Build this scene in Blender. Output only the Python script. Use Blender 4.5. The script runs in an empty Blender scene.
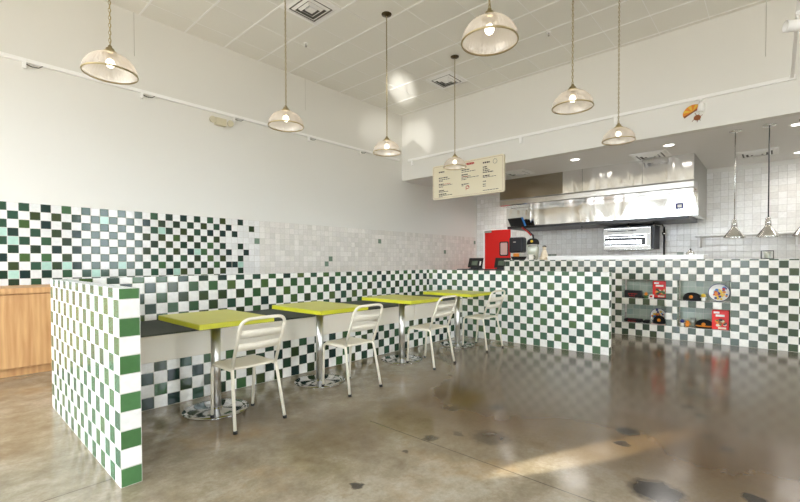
import bpy, bmesh, math, random
from mathutils import Vector, Matrix
random.seed(7)
PI = math.pi
SC = bpy.context.scene
COL = SC.collection
P = 0.1016                      # tile pitch

# ------------------------------------------------------------------ materials
def srgb(r, g, b):
    f = lambda c: (c/255/12.92) if c/255 <= .04045 else ((c/255+.055)/1.055)**2.4
    return (f(r), f(g), f(b), 1)

def new_mat(name):
    m = bpy.data.materials.new(name); m.use_nodes = True
    nt = m.node_tree
    return m, nt, nt.nodes['Principled BSDF'], nt.nodes['Material Output']

def N(nt, typ, **kw):
    n = nt.nodes.new(typ)
    for k, v in kw.items(): setattr(n, k, v)
    return n

def L(nt, a, b): nt.links.new(a, b)

def M(nt, op, a, b=None, c=None, clamp=False):
    n = N(nt, 'ShaderNodeMath', operation=op); n.use_clamp = clamp
    for i, v in enumerate((a, b, c)):
        if v is None: continue
        if isinstance(v, (int, float)): n.inputs[i].default_value = v
        else: L(nt, v, n.inputs[i])
    return n.outputs[0]

def mixc(nt, fac, a, b, mode='MIX'):
    n = N(nt, 'ShaderNodeMix', data_type='RGBA', blend_type=mode)
    for idx, v in ((0, fac), (6, a), (7, b)):
        if isinstance(v, (int, float)): n.inputs[idx].default_value = v
        elif isinstance(v, tuple): n.inputs[idx].default_value = v
        else: L(nt, v, n.inputs[idx])
    return n.outputs[2]

def simple(name, col, rough=.5, metal=0, noise=0.0, nscale=8, bump=0, coat=0, spec=.5, emit=None, estr=0):
    m, nt, b, o = new_mat(name)
    b.inputs['Base Color'].default_value = col
    b.inputs['Roughness'].default_value = rough
    b.inputs['Metallic'].default_value = metal
    b.inputs['Specular IOR Level'].default_value = spec
    b.inputs['Coat Weight'].default_value = coat
    tc = N(nt, 'ShaderNodeTexCoord')
    nz = N(nt, 'ShaderNodeTexNoise'); nz.inputs['Scale'].default_value = nscale; nz.inputs['Detail'].default_value = 5
    L(nt, tc.outputs['Object'], nz.inputs['Vector'])
    if noise:
        dark = tuple(c*(1-noise) for c in col[:3])+(1,)
        L(nt, mixc(nt, nz.outputs['Fac'], dark, col), b.inputs['Base Color'])
    if bump:
        bp = N(nt, 'ShaderNodeBump'); bp.inputs['Strength'].default_value = bump; bp.inputs['Distance'].default_value = .01
        L(nt, nz.outputs['Fac'], bp.inputs['Height']); L(nt, bp.outputs[0], b.inputs['Normal'])
    if emit:
        b.inputs['Emission Color'].default_value = emit; b.inputs['Emission Strength'].default_value = estr
    return m

def tile_mat(name, rough=.12, gw=.024, grout=srgb(206, 202, 192), wob=.22, var=.07, tilt=.3):
    """glazed handmade tiles; colours come from the face attribute 'tile', joints from the UVs (1 unit = 1 tile)"""
    m, nt, b, o = new_mat(name)
    uv = N(nt, 'ShaderNodeUVMap', uv_map='UVMap')
    sep = N(nt, 'ShaderNodeSeparateXYZ'); L(nt, uv.outputs[0], sep.inputs[0])
    fr = [M(nt, 'FRACT', sep.outputs[i]) for i in (0, 1)]
    ed = [M(nt, 'MINIMUM', f, M(nt, 'SUBTRACT', 1.0, f)) for f in fr]
    e = M(nt, 'MINIMUM', ed[0], ed[1])
    nz = N(nt, 'ShaderNodeTexNoise'); nz.inputs['Scale'].default_value = 3.0; nz.inputs['Detail'].default_value = 4
    L(nt, uv.outputs[0], nz.inputs['Vector'])
    e2 = M(nt, 'ADD', e, M(nt, 'MULTIPLY', M(nt, 'SUBTRACT', nz.outputs['Fac'], .5), .02))
    tile = M(nt, 'GREATER_THAN', e2, gw)
    fl = N(nt, 'ShaderNodeVectorMath', operation='FLOOR'); L(nt, uv.outputs[0], fl.inputs[0])
    wn = N(nt, 'ShaderNodeTexWhiteNoise', noise_dimensions='3D'); L(nt, fl.outputs[0], wn.inputs['Vector'])
    at = N(nt, 'ShaderNodeAttribute', attribute_name='tile')
    k = M(nt, 'ADD', 1-var, M(nt, 'MULTIPLY', wn.outputs['Value'], 2*var))
    k = M(nt, 'MULTIPLY', k, M(nt, 'ADD', .86, M(nt, 'MULTIPLY', nz.outputs['Fac'], .28)))
    cc = N(nt, 'ShaderNodeVectorMath', operation='SCALE'); L(nt, at.outputs['Color'], cc.inputs[0]); L(nt, k, cc.inputs['Scale'])
    L(nt, mixc(nt, tile, grout, cc.outputs[0]), b.inputs['Base Color'])
    L(nt, M(nt, 'SUBTRACT', .6, M(nt, 'MULTIPLY', tile, .6-rough)), b.inputs['Roughness'])
    b.inputs['Specular IOR Level'].default_value = .4
    # height: joint groove + slight random tilt + hand-made waviness
    sw = N(nt, 'ShaderNodeSeparateColor'); L(nt, wn.outputs['Color'], sw.inputs[0])
    tl = M(nt, 'ADD', M(nt, 'MULTIPLY', fr[0], M(nt, 'SUBTRACT', sw.outputs[0], .5)), M(nt, 'MULTIPLY', fr[1], M(nt, 'SUBTRACT', sw.outputs[1], .5)))
    h = M(nt, 'ADD', M(nt, 'MULTIPLY', tl, tilt), M(nt, 'MULTIPLY', nz.outputs['Fac'], wob))
    h = M(nt, 'ADD', h, M(nt, 'MULTIPLY', M(nt, 'SMOOTHSTEP' if False else 'MINIMUM', M(nt, 'MULTIPLY', e, 12), 1.0), .6))
    bp = N(nt, 'ShaderNodeBump'); bp.inputs['Strength'].default_value = .35; bp.inputs['Distance'].default_value = .006
    L(nt, h, bp.inputs['Height']); L(nt, bp.outputs[0], b.inputs['Normal'])
    return m

def hood_mat():
    m, nt, b, o = new_mat('oil_canned_steel')
    b.inputs['Base Color'].default_value = (.80, .79, .77, 1); b.inputs['Metallic'].default_value = 1; b.inputs['Roughness'].default_value = .13
    tc = N(nt, 'ShaderNodeTexCoord'); mp = N(nt, 'ShaderNodeMapping'); mp.inputs['Scale'].default_value = (1, 1.6, .5)
    L(nt, tc.outputs['Object'], mp.inputs[0])
    nz = N(nt, 'ShaderNodeTexNoise'); nz.inputs['Scale'].default_value = 1.3; nz.inputs['Detail'].default_value = 1.5; nz.inputs['Distortion'].default_value = .8
    L(nt, mp.outputs[0], nz.inputs['Vector'])
    bp = N(nt, 'ShaderNodeBump'); bp.inputs['Strength'].default_value = .8; bp.inputs['Distance'].default_value = .06
    L(nt, nz.outputs['Fac'], bp.inputs['Height']); L(nt, bp.outputs[0], b.inputs['Normal'])
    return m
MAT = {}
MAT['tile'] = tile_mat('glazed_tile')
MAT['tile_plain'] = tile_mat('glazed_white_tile', rough=.16, gw=.022, grout=srgb(204, 200, 194), var=.03, wob=.3, tilt=.2)
MAT['paint'] = simple('wall_paint', srgb(231, 229, 222), .75, noise=.02, nscale=1.5)
MAT['ceil_paint'] = simple('kitchen_ceiling_paint', srgb(236, 234, 230), .7, noise=.02)
MAT['trim_white'] = simple('white_trim', srgb(250, 249, 246), .45, noise=.02)
MAT['cream_metal'] = simple('cream_powder_coat', srgb(232, 224, 205), .32, noise=.06, nscale=40)
MAT['cream_vinyl'] = simple('cream_bench_front', srgb(240, 232, 216), .42, noise=.08, nscale=4, bump=.05)
MAT['dark_pad'] = simple('dark_seat_pad', srgb(56, 64, 56), .6, noise=.25, nscale=30, bump=.1)
MAT['lime'] = simple('lime_laminate', srgb(198, 196, 74), .35, noise=.10, nscale=6, bump=.02)
MAT['lime_edge'] = simple('lime_edge_band', srgb(200, 200, 44), .35, noise=.05)
MAT['chrome'] = simple('polished_steel', (.78, .77, .75, 1), .08, 1, noise=.05, nscale=30)
MAT['satin'] = simple('satin_steel', (.82, .80, .76, 1), .32, 1, noise=.05, nscale=30)
MAT['disc'] = simple('dark_polished_steel', (.50, .49, .47, 1), .10, 1, noise=.05, nscale=30)
MAT['wire_grey'] = simple('grey_wire', srgb(176, 172, 160), .6)
MAT['throat_shade_grey'] = simple('throat_shade_grey', srgb(92, 90, 84), .6)
MAT['steel_dark_reflection'] = simple('reflection_tinted_steel', (.40, .36, .29, 1), .2, 1, noise=.1, nscale=4)  # brown tint paints a dark room reflection into the hood's left third
MAT['end_steel'] = simple('dimmed_end_steel', (.50, .49, .46, 1), .4, 1, noise=.08, nscale=6)  # darker tone puts the hood side's dim reflections into its colour
MAT['hood_steel'] = hood_mat()
MAT['rubber'] = simple('black_rubber', srgb(28, 27, 25), .6, noise=.2)
MAT['brass'] = simple('aged_brass', srgb(188, 172, 132), .35, 1, noise=.25, nscale=60)
MAT['bronze'] = simple('dark_bronze', srgb(96, 84, 62), .4, 1, noise=.2, nscale=60)
MAT['steel'] = simple('brushed_steel', (.72, .71, .69, 1), .22, 1, noise=.06, nscale=12, bump=.03)
MAT['black'] = simple('black_plastic', srgb(24, 24, 25), .35, noise=.2)
MAT['charcoal'] = simple('charcoal_plastic', srgb(34, 35, 40), .4, noise=.2)
MAT['red'] = simple('red_paint', srgb(230, 18, 6), .4, noise=.08)
MAT['quartz'] = simple('white_quartz', srgb(242, 240, 236), .2, noise=.05, nscale=5)
MAT['vent_dark'] = simple('dark_seam_grey', srgb(70, 68, 62), .6, noise=.2)  # plain dark grey of the track wires and hood seams
MAT['cream_sign'] = simple('cream_sign_panel', srgb(238, 229, 202), .45, noise=.03)
MAT['ink'] = simple('dark_ink', srgb(58, 48, 44), .6, noise=.1)
MAT['red_ink'] = simple('red_ink', srgb(190, 40, 34), .6, noise=.1)
MAT['screen'] = simple('grey_green_screen', srgb(98, 108, 92), .15, noise=.1)
MAT['cloth_black'] = simple('black_cap_cloth', srgb(16, 16, 17), .85, noise=.3, nscale=60)
MAT['orange'] = simple('orange_print', srgb(232, 140, 34), .5, noise=.1)
MAT['yellow'] = simple('yellow_print', srgb(236, 196, 60), .5, noise=.1)
MAT['blue'] = simple('blue_print', srgb(50, 120, 190), .4, noise=.1)
MAT['navy'] = simple('navy_print', srgb(40, 44, 120), .4, noise=.1)
MAT['white_gloss'] = simple('white_glaze', srgb(238, 234, 226), .2, noise=.04)
MAT['cream_gloss'] = simple('cream_glaze', srgb(232, 216, 190), .3, noise=.06)
MAT['brown'] = simple('brown_print', srgb(150, 84, 36), .5, noise=.1)
MAT['pink'] = simple('pale_pink_print', srgb(228, 190, 180), .5, noise=.1)
MAT['beige_box'] = simple('beige_plastic', srgb(214, 206, 178), .5, noise=.05)
MAT['dark_top'] = simple('dark_counter_top', srgb(34, 33, 32), .3, noise=.2)
MAT['green_print'] = simple('green_print', srgb(70, 110, 60), .5, noise=.1)

def wood_mat():
    m, nt, b, o = new_mat('oak_veneer')
    tc = N(nt, 'ShaderNodeTexCoord')
    mp = N(nt, 'ShaderNodeMapping'); mp.inputs['Scale'].default_value = (7, 7, .7)
    L(nt, tc.outputs['Object'], mp.inputs[0])
    nz = N(nt, 'ShaderNodeTexNoise'); nz.inputs['Scale'].default_value = 2.2; nz.inputs['Detail'].default_value = 8; nz.inputs['Distortion'].default_value = .8
    L(nt, mp.outputs[0], nz.inputs['Vector'])
    wv = N(nt, 'ShaderNodeTexWave', wave_type='BANDS', bands_direction='X'); wv.inputs['Scale'].default_value = .8; wv.inputs['Distortion'].default_value = 6; wv.inputs['Detail'].default_value = 3
    L(nt, mp.outputs[0], wv.inputs['Vector'])
    f = M(nt, 'ADD', M(nt, 'MULTIPLY', nz.outputs['Fac'], .85), M(nt, 'MULTIPLY', wv.outputs['Fac'], .15))
    r = N(nt, 'ShaderNodeValToRGB'); L(nt, f, r.inputs[0])
    r.color_ramp.elements[0].position = .25; r.color_ramp.elements[0].color = srgb(186, 132, 80)
    r.color_ramp.elements[1].position = .75; r.color_ramp.elements[1].color = srgb(222, 176, 120)
    L(nt, r.outputs[0], b.inputs['Base Color']); b.inputs['Roughness'].default_value = .45
    return m
MAT['wood'] = wood_mat()

def ceiling_tile_mat():
    m, nt, b, o = new_mat('acoustic_tile')
    tc = N(nt, 'ShaderNodeTexCoord')
    nz = N(nt, 'ShaderNodeTexNoise'); nz.inputs['Scale'].default_value = 90; nz.inputs['Detail'].default_value = 4
    L(nt, tc.outputs['Object'], nz.inputs['Vector'])
    L(nt, mixc(nt, nz.outputs['Fac'], srgb(230, 228, 219), srgb(242, 240, 233)), b.inputs['Base Color'])
    b.inputs['Roughness'].default_value = .8
    return m
MAT['acoustic'] = ceiling_tile_mat()

def concrete_mat():
    m, nt, b, o = new_mat('polished_concrete')
    geo = N(nt, 'ShaderNodeNewGeometry'); pos = geo.outputs['Position']
    def noise(scale, detail=6, dist=0.0, rough=.6):
        n = N(nt, 'ShaderNodeTexNoise'); n.inputs['Scale'].default_value = scale; n.inputs['Detail'].default_value = detail
        n.inputs['Distortion'].default_value = dist; n.inputs['Roughness'].default_value = rough
        L(nt, pos, n.inputs['Vector']); return n
    n1, n2, n3 = noise(.6, 6, .15, .6), noise(3.4, 9, .12, .72), noise(46, 4, 0, .75)
    r = N(nt, 'ShaderNodeValToRGB')
    f = M(nt, 'ADD', M(nt, 'MULTIPLY', n1.outputs['Fac'], .45), M(nt, 'MULTIPLY', n2.outputs['Fac'], .55))
    L(nt, f, r.inputs[0])
    e = r.color_ramp.elements
    e[0].position = .36; e[0].color = srgb(108, 94, 72)
    e[1].position = .64; e[1].color = srgb(184, 177, 162)
    x = e.new(.50); x.color = srgb(148, 136, 114)
    col = mixc(nt, M(nt, 'MULTIPLY', M(nt, 'SUBTRACT', n3.outputs['Fac'], .35), .9, clamp=True), r.outputs[0], srgb(110, 94, 70))
    # rusty patches
    n4 = noise(1.1, 6, .2)
    col = mixc(nt, M(nt, 'MULTIPLY', M(nt, 'SUBTRACT', n4.outputs['Fac'], .56, clamp=True), 3.2, clamp=True), col, srgb(158, 122, 70))
    # worn brown areas
    for bx, by, br, bs in ((4.3, .35, 2.0, .95), (3.3, 1.85, 1.3, .85), (3.2, .2, 1.1, .7), (5.8, 1.2, 2.0, .95), (4.4, 2.2, 1.4, .7), (6.8, .2, 1.6, .8), (1.6, 3.2, .5, .45), (2.0, 2.4, .7, .3)):
        d = N(nt, 'ShaderNodeVectorMath', operation='DISTANCE'); L(nt, pos, d.inputs[0]); d.inputs[1].default_value = (bx, by, 0)
        fall = M(nt, 'SUBTRACT', 1.0, M(nt, 'DIVIDE', d.outputs['Value'], br), clamp=True)
        k_ = M(nt, 'MULTIPLY', M(nt, 'MULTIPLY', fall, M(nt, 'ADD', .3, M(nt, 'MULTIPLY', n2.outputs['Fac'], 1.5))), bs*1.5, clamp=True)
        col = mixc(nt, k_, col, srgb(90, 68, 40))
    # oil stains (a stain: x, y, radius, strength)
    stains = [(3.13, 1.722, .10, .85), (2.271, 1.763, .065, .55), (2.847, 1.97, .05, .4), (2.545, 1.454, .16, .4), (3.305, .776, .085, .85),
              (3.055, .759, .05, .7), (2.53, .455, .15, .9), (3.562, .343, .055, .7), (3.41, .223, .06, .85), (4.175, .539, .06, .75),
              (4.004, .425, .055, .65), (1.519, 1.679, .035, .75), (4.709, .586, .06, .7), (4.589, .459, .05, .6), (2.785, .067, .06, .7),
              (2.008, 1.761, .03, .5), (3.88, .153, .04, .5), (2.46, 1.66, .05, .35), (3.0, 1.86, .05, .5), (4.9, .95, .06, .5), (5.0, .62, .06, .5), (3.9, .83, .05, .4)]
    nzv = N(nt, 'ShaderNodeTexNoise'); nzv.inputs['Scale'].default_value = 13; nzv.inputs['Detail'].default_value = 5
    L(nt, pos, nzv.inputs['Vector'])
    off = N(nt, 'ShaderNodeVectorMath', operation='MULTIPLY_ADD')
    L(nt, nzv.outputs['Color'], off.inputs[0]); off.inputs[1].default_value = (.10, .10, 0); off.inputs[2].default_value = (-.05, -.05, 0)
    pw = N(nt, 'ShaderNodeVectorMath', operation='ADD'); L(nt, pos, pw.inputs[0]); L(nt, off.outputs[0], pw.inputs[1])
    acc = None
    for sx, sy, sr, st in stains:
        d = N(nt, 'ShaderNodeVectorMath', operation='DISTANCE'); L(nt, pw.outputs[0], d.inputs[0]); d.inputs[1].default_value = (sx, sy, 0)
        v = M(nt, 'MULTIPLY', M(nt, 'MULTIPLY', M(nt, 'SUBTRACT', sr*1.0, d.outputs['Value'], clamp=True), 2.2/sr, clamp=True), st)
        acc = v if acc is None else M(nt, 'MAXIMUM', acc, v)
    col = mixc(nt, M(nt, 'MULTIPLY', acc, 1.25, clamp=True), col, srgb(30, 24, 18))
    # saw-cut control joints
    sep = N(nt, 'ShaderNodeSeparateXYZ'); L(nt, pos, sep.inputs[0])
    def line(axis, v, lo, hi):
        o_ = 1-axis
        a = M(nt, 'LESS_THAN', M(nt, 'ABSOLUTE', M(nt, 'SUBTRACT', sep.outputs[axis], v)), .0035)
        a = M(nt, 'MULTIPLY', a, M(nt, 'GREATER_THAN', sep.outputs[o_], lo)); return M(nt, 'MULTIPLY', a, M(nt, 'LESS_THAN', sep.outputs[o_], hi))
    j = M(nt, 'MAXIMUM', line(0, 2.213, -4, 2.3), M(nt, 'MAXIMUM', line(0, 4.63, -4, .75), line(1, 2.765, -3, .655)))
    col = mixc(nt, M(nt, 'MULTIPLY', j, .75), col, srgb(64, 56, 46))
    L(nt, col, b.inputs['Base Color'])
    L(nt, M(nt, 'ADD', .12, M(nt, 'MULTIPLY', n2.outputs['Fac'], .11)), b.inputs['Roughness'])
    b.inputs['Specular IOR Level'].default_value = .5
    b.inputs['Coat Weight'].default_value = .12; b.inputs['Coat Roughness'].default_value = .07
    bp = N(nt, 'ShaderNodeBump'); bp.inputs['Strength'].default_value = .012; bp.inputs['Distance'].default_value = .01
    L(nt, n2.outputs['Fac'], bp.inputs['Height']); L(nt, bp.outputs[0], b.inputs['Normal'])
    return m
MAT['concrete'] = concrete_mat()

def glass_shade_mat():
    m, nt, b, o = new_mat('ribbed_lamp_glass')
    tr = N(nt, 'ShaderNodeBsdfTransparent'); tr.inputs[0].default_value = (.97, .955, .93, 1)
    tl = N(nt, 'ShaderNodeBsdfTranslucent'); tl.inputs[0].default_value = (.94, .85, .76, 1)
    df = N(nt, 'ShaderNodeBsdfDiffuse'); df.inputs[0].default_value = (.92, .84, .76, 1)
    gl = N(nt, 'ShaderNodeBsdfGlossy'); gl.inputs[0].default_value = (1, .96, .9, 1); gl.inputs['Roughness'].default_value = .12
    a = N(nt, 'ShaderNodeMixShader'); a.inputs[0].default_value = .5; L(nt, tl.outputs[0], a.inputs[1]); L(nt, df.outputs[0], a.inputs[2])
    c = N(nt, 'ShaderNodeMixShader'); c.inputs[0].default_value = .52; L(nt, tr.outputs[0], c.inputs[1]); L(nt, a.outputs[0], c.inputs[2])
    d = N(nt, 'ShaderNodeMixShader'); d.inputs[0].default_value = .14; L(nt, c.outputs[0], d.inputs[1]); L(nt, gl.outputs[0], d.inputs[2])
    L(nt, d.outputs[0], o.inputs[0]); nt.nodes.remove(b)
    return m
MAT['shade'] = glass_shade_mat()
MAT['bulb'] = simple('lit_bulb', (1, .9, .75, 1), .4, emit=(1, .90, .74, 1), estr=8)
MAT['downlight'] = simple('lit_downlight', (1, 1, 1, 1), .4, emit=(1, .95, .88, 1), estr=9)
def clear_glass(name, col):
    m, nt, b, o = new_mat(name)
    tr = N(nt, 'ShaderNodeBsdfTransparent'); tr.inputs[0].default_value = col
    gl = N(nt, 'ShaderNodeBsdfGlossy'); gl.inputs['Roughness'].default_value = .05
    df = N(nt, 'ShaderNodeBsdfDiffuse'); df.inputs[0].default_value = col
    a = N(nt, 'ShaderNodeMixShader'); a.inputs[0].default_value = .35; L(nt, tr.outputs[0], a.inputs[1]); L(nt, df.outputs[0], a.inputs[2])
    d = N(nt, 'ShaderNodeMixShader'); d.inputs[0].default_value = .15; L(nt, a.outputs[0], d.inputs[1]); L(nt, gl.outputs[0], d.inputs[2])
    L(nt, d.outputs[0], o.inputs[0]); nt.nodes.remove(b); return m
MAT['glass'] = clear_glass('clear_jar_glass', (.88, .9, .82, 1))

# ------------------------------------------------------------------ mesh helpers
class MB:
    def __init__(s): s.bm = bmesh.new()
    def box(s, x0, x1, y0, y1, z0, z1, bev=0, seg=2, mi=0):
        r = bmesh.ops.create_cube(s.bm, size=1)
        vs = r['verts']
        for v in vs:
            v.co = Vector(((x0+x1)/2+v.co.x*(x1-x0), (y0+y1)/2+v.co.y*(y1-y0), (z0+z1)/2+v.co.z*(z1-z0)))
        fs = set(f for v in vs for f in v.link_faces)
        if mi:
            for f in fs: f.material_index = mi
        if bev:
            es = set(e for v in vs for e in v.link_edges)
            bmesh.ops.bevel(s.bm, geom=list(es), offset=bev, segments=seg, affect='EDGES', profile=.5)
        return s
    def ring_surface(s, rings, closed_ends=True, mi=0, wrap=True):
        bmv = [[s.bm.verts.new(c) for c in r] for r in rings]
        n = len(rings[0])
        for a, b in zip(bmv, bmv[1:]):
            for i in range(n if wrap else n-1):
                f = s.bm.faces.new((a[i], a[(i+1) % n], b[(i+1) % n], b[i])); f.material_index = mi; f.smooth = True
        if closed_ends:
            for r, rev in ((bmv[0], True), (bmv[-1], False)):
                f = s.bm.faces.new(list(reversed(r)) if rev else r); f.material_index = mi
        return s
    def tube(s, pts, r, n=10, caps=True, mi=0):
        pts = [Vector(p) for p in pts]
        rr = r if isinstance(r, (list, tuple)) else [r]*len(pts)
        rings = []; up = None
        for i, p in enumerate(pts):
            d = (pts[min(i+1, len(pts)-1)]-pts[max(i-1, 0)]).normalized()
            if up is None: up = d.orthogonal().normalized()
            up = (up-d*up.dot(d)).normalized(); sd = d.cross(up)
            rings.append([p+(up*math.cos(2*PI*k/n)+sd*math.sin(2*PI*k/n))*rr[i] for k in range(n)])
        return s.ring_surface(rings, caps, mi)
    def lathe(s, prof, n=32, c=(0, 0, 0), caps=False, mi=0, ribs=0, rib_amp=0, axis='Z'):
        rings = []
        for r, z in prof:
            ring = []
            for k in range(n):
                a = 2*PI*k/n; q = max(r, 1e-4)*(1+rib_amp*math.cos(ribs*a))
                v = Vector((q*math.cos(a), q*math.sin(a), z))
                if axis == 'X': v = Vector((v.z, v.x, v.y))
                if axis == 'Y': v = Vector((v.x, v.z, v.y))
                ring.append(v+Vector(c))
            rings.append(ring)
        return s.ring_surface(rings, caps, mi)
    def prism(s, poly, d, mi=0):
        a = [s.bm.verts.new(p) for p in poly]; b = [s.bm.verts.new(Vector(p)+Vector(d)) for p in poly]
        n = len(poly)
        fs = [s.bm.faces.new(a), s.bm.faces.new(list(reversed(b)))]
        for i in range(n): fs.append(s.bm.faces.new((a[(i+1) % n], a[i], b[i], b[(i+1) % n])))
        for f in fs: f.material_index = mi
        return s
    def ball(s, c, r, sc=(1, 1, 1), u=16, v=10, mi=0):
        rr = bmesh.ops.create_uvsphere(s.bm, u_segments=u, v_segments=v, radius=r)
        for q in rr['verts']: q.co = Vector((q.co.x*sc[0], q.co.y*sc[1], q.co.z*sc[2]))+Vector(c)
        for f in set(f for q in rr['verts'] for f in q.link_faces): f.smooth = True; f.material_index = mi
        return s
    def move(s, mat):
        bmesh.ops.transform(s.bm, matrix=mat, verts=s.bm.verts); return s
    def build(s, name, mats, parent=None, smooth=False):
        bmesh.ops.recalc_face_normals(s.bm, faces=s.bm.faces)
        me = bpy.data.meshes.new(name); s.bm.to_mesh(me); s.bm.free()
        if not isinstance(mats, (list, tuple)): mats = [mats]
        for m in mats: me.materials.append(MAT[m] if isinstance(m, str) else m)
        if smooth:
            for p in me.polygons: p.use_smooth = True
        o = bpy.data.objects.new(name, me); COL.objects.link(o)
        if parent: o.parent = parent
        return o

def tag(o, label=None, cat=None, group=None, kind=None):
    if label: o['label'] = label
    if cat: o['category'] = cat
    if group: o['group'] = group
    if kind: o['kind'] = kind
    return o

def thing(name, label, cat, loc=(0, 0, 0), rz=0, group=None):
    o = bpy.data.objects.new(name, None); COL.objects.link(o)
    o.empty_display_size = .1
    o.location = loc; o.rotation_euler = (0, 0, rz)
    return tag(o, label, cat, group)

def dup(root, loc, rz=0, label=None):
    def cp(o, par):
        c = o.copy(); COL.objects.link(c); c.parent = par
        for ch in list(o.children): cp(ch, c)
        return c
    r = cp(root, None); r.location = loc; r.rotation_euler = (0, 0, rz)
    if label: r['label'] = label
    return r

def struct(name, mb, mats, parent=None, **k):
    o = mb.build(name, mats, parent, **k)
    if parent is None: o['kind'] = 'structure'
    return o

class TileMesh:
    """a connected grid of tile faces; uv 1 unit = 1 tile, a colour per face in the attribute 'tile'"""
    def __init__(s): s.v = {}; s.co = []; s.f = []; s.uv = []; s.c = []; s.off = 0
    def vid(s, p):
        k = tuple(round(q, 4) for q in p)
        if k not in s.v: s.v[k] = len(s.co); s.co.append(tuple(p))
        return s.v[k]
    def grid(s, org, du, dv, u0, u1, v0, v1, colfn, holes=(), ub=(), vb=(), pitch=P):
        """org: point of uv (0,0); du, dv: unit directions; spans in tiles"""
        org, du, dv = Vector(org), Vector(du)*pitch, Vector(dv)*pitch
        def brk(a, b, extra):
            r = {round(a, 4), round(b, 4)} | {float(i) for i in range(math.ceil(a), math.floor(b)+1)} | {round(e, 4) for e in extra}
            r = sorted(x for x in r if a-1e-6 <= x <= b+1e-6); out = [r[0]]
            for x in r[1:]:
                if x-out[-1] > 1e-3: out.append(x)
            return out
        us, vs = brk(u0, u1, ub), brk(v0, v1, vb)
        s.off += 400
        for a, b in zip(us, us[1:]):
            for c, d in zip(vs, vs[1:]):
                mu, mv = (a+b)/2, (c+d)/2
                if any(h[0] < mu < h[1] and h[2] < mv < h[3] for h in holes): continue
                q = [(a, c), (b, c), (b, d), (a, d)]
                s.f.append([s.vid(org+du*x+dv*y) for x, y in q])
                s.uv.append([(x+s.off, y+s.off) for x, y in q])
                s.c.append(colfn(math.floor(mu), math.floor(mv)))
        return s
    def build(s, name, mat, parent=None, extra=None):
        me = bpy.data.meshes.new(name); me.from_pydata(s.co, [], s.f)
        uvl = me.uv_layers.new(name='UVMap')
        at = me.attributes.new('tile', 'FLOAT_COLOR', 'FACE')
        for p, uv, c in zip(me.polygons, s.uv, s.c):
            for li, q in zip(p.loop_indices, uv): uvl.data[li].uv = q
            at.data[p.index].color = c
        me.materials.append(MAT[mat]); me.update()
        o = bpy.data.objects.new(name, me); COL.objects.link(o)
        if parent: o.parent = parent
        return o

GREENS = [srgb(59, 94, 56), srgb(52, 83, 58), srgb(47, 77, 59), srgb(68, 94, 49), srgb(54, 86, 52), srgb(43, 68, 56), srgb(77, 95, 50), srgb(49, 83, 50)]
SAGE = [srgb(83, 110, 83), srgb(76, 103, 83), srgb(68, 99, 83), srgb(88, 112, 76), srgb(79, 106, 77), srgb(72, 94, 81)]
GREY_GREENS = [srgb(72, 85, 67), srgb(79, 88, 72), srgb(67, 81, 67), srgb(79, 88, 67), srgb(63, 76, 59)]
DARK = [srgb(40, 63, 47), srgb(34, 54, 47), srgb(49, 65, 40), srgb(43, 59, 43), srgb(56, 68, 38), srgb(32, 52, 49)]
WHITE = srgb(238, 236, 230)
MINT = srgb(176, 210, 196)
def checker(odd, pal=GREENS, white=WHITE):
    def f(i, j):
        if (i+j) % 2 == odd: return random.choice(pal)
        return white
    return f
def plain(c): return lambda i, j: c

# ------------------------------------------------------------------ dimensions
H = 1.216
YW = 6.761          # left wall plane
XS = 7.625          # soffit / header plane
XC = 7.646          # counter face plane
XK = 11.045         # kitchen back wall
ZC = 4.735          # ceiling
ZK = 3.168          # kitchen ceiling / soffit underside
XR0, YR0 = -3.0, -4.2   # far sides behind the viewpoint
ZT = 10.57*P        # half wall top

# ------------------------------------------------------------------ room shell
fl = MB(); fl.box(XR0-.2, XK+.2, YR0-.2, YW+.2, -.12, 0)
struct('floor', fl, 'concrete')
w = MB(); w.box(XR0-.2, XK+.2, YW+.006, YW+.2, 0, ZC+.1)
wl = struct('wall_left', w, 'paint')

# tiled wainscot of the left wall
strays = {(28, 0), (30, 1), (27, 2), (28, 4), (29, 5), (28, 6), (27, 7), (28, 8), (47, 6), (46, 7), (61, 2), (86, 4), (101, 1), (25, 0), (25, 2), (25, 4), (26, 1), (26, 5), (25, 6), (26, 7), (25, 8)}
soft = {(31, 3), (46, 7), (47, 6), (61, 2), (86, 4), (101, 1)}
mints = {(-1, 3), (9, 1), (0, 4), (3, 7), (5, 7), (16, 2), (21, 5), (11, 7), (18, 8), (0, 8), (8, 8), (28, 7), (-3, 6), (-4, 1)}
def leftwall_col(i, j):
    k = -1-j
    if (i, k) in mints: return MINT
    if (i, k) in soft: return srgb(120, 140, 122)
    if (i, k) in strays: return random.choice(DARK)
    if i <= 24 and (i+k) % 2 == 1:
        if 7 <= i <= 13: return random.choice([srgb(66, 88, 78), srgb(72, 92, 80), srgb(58, 84, 70)])  # paler greens paint the window glare onto these columns
        return random.choice(DARK+GREENS[:4])
    if i > 31: return random.choice([srgb(231, 227, 219), srgb(235, 231, 224), srgb(227, 223, 214), srgb(233, 228, 221)])
    return srgb(232, 231, 228)
tm = TileMesh()
W0 = 5.83*P; ZTL = 19.06*P
tm.grid((W0, YW-.004, ZTL), (1, 0, 0), (0, 0, 1), (XR0-W0)/P, (XK-.006-W0)/P, -19.06, 0, leftwall_col)
tm.grid((W0, YW-.004, ZTL), (1, 0, 0), (0, 1, 0), (XR0-W0)/P, (XK-.006-W0)/P, 0, .1, plain(srgb(228, 226, 220)))
o = tm.build('trim_1', 'tile'); o['kind'] = 'structure'

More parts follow.
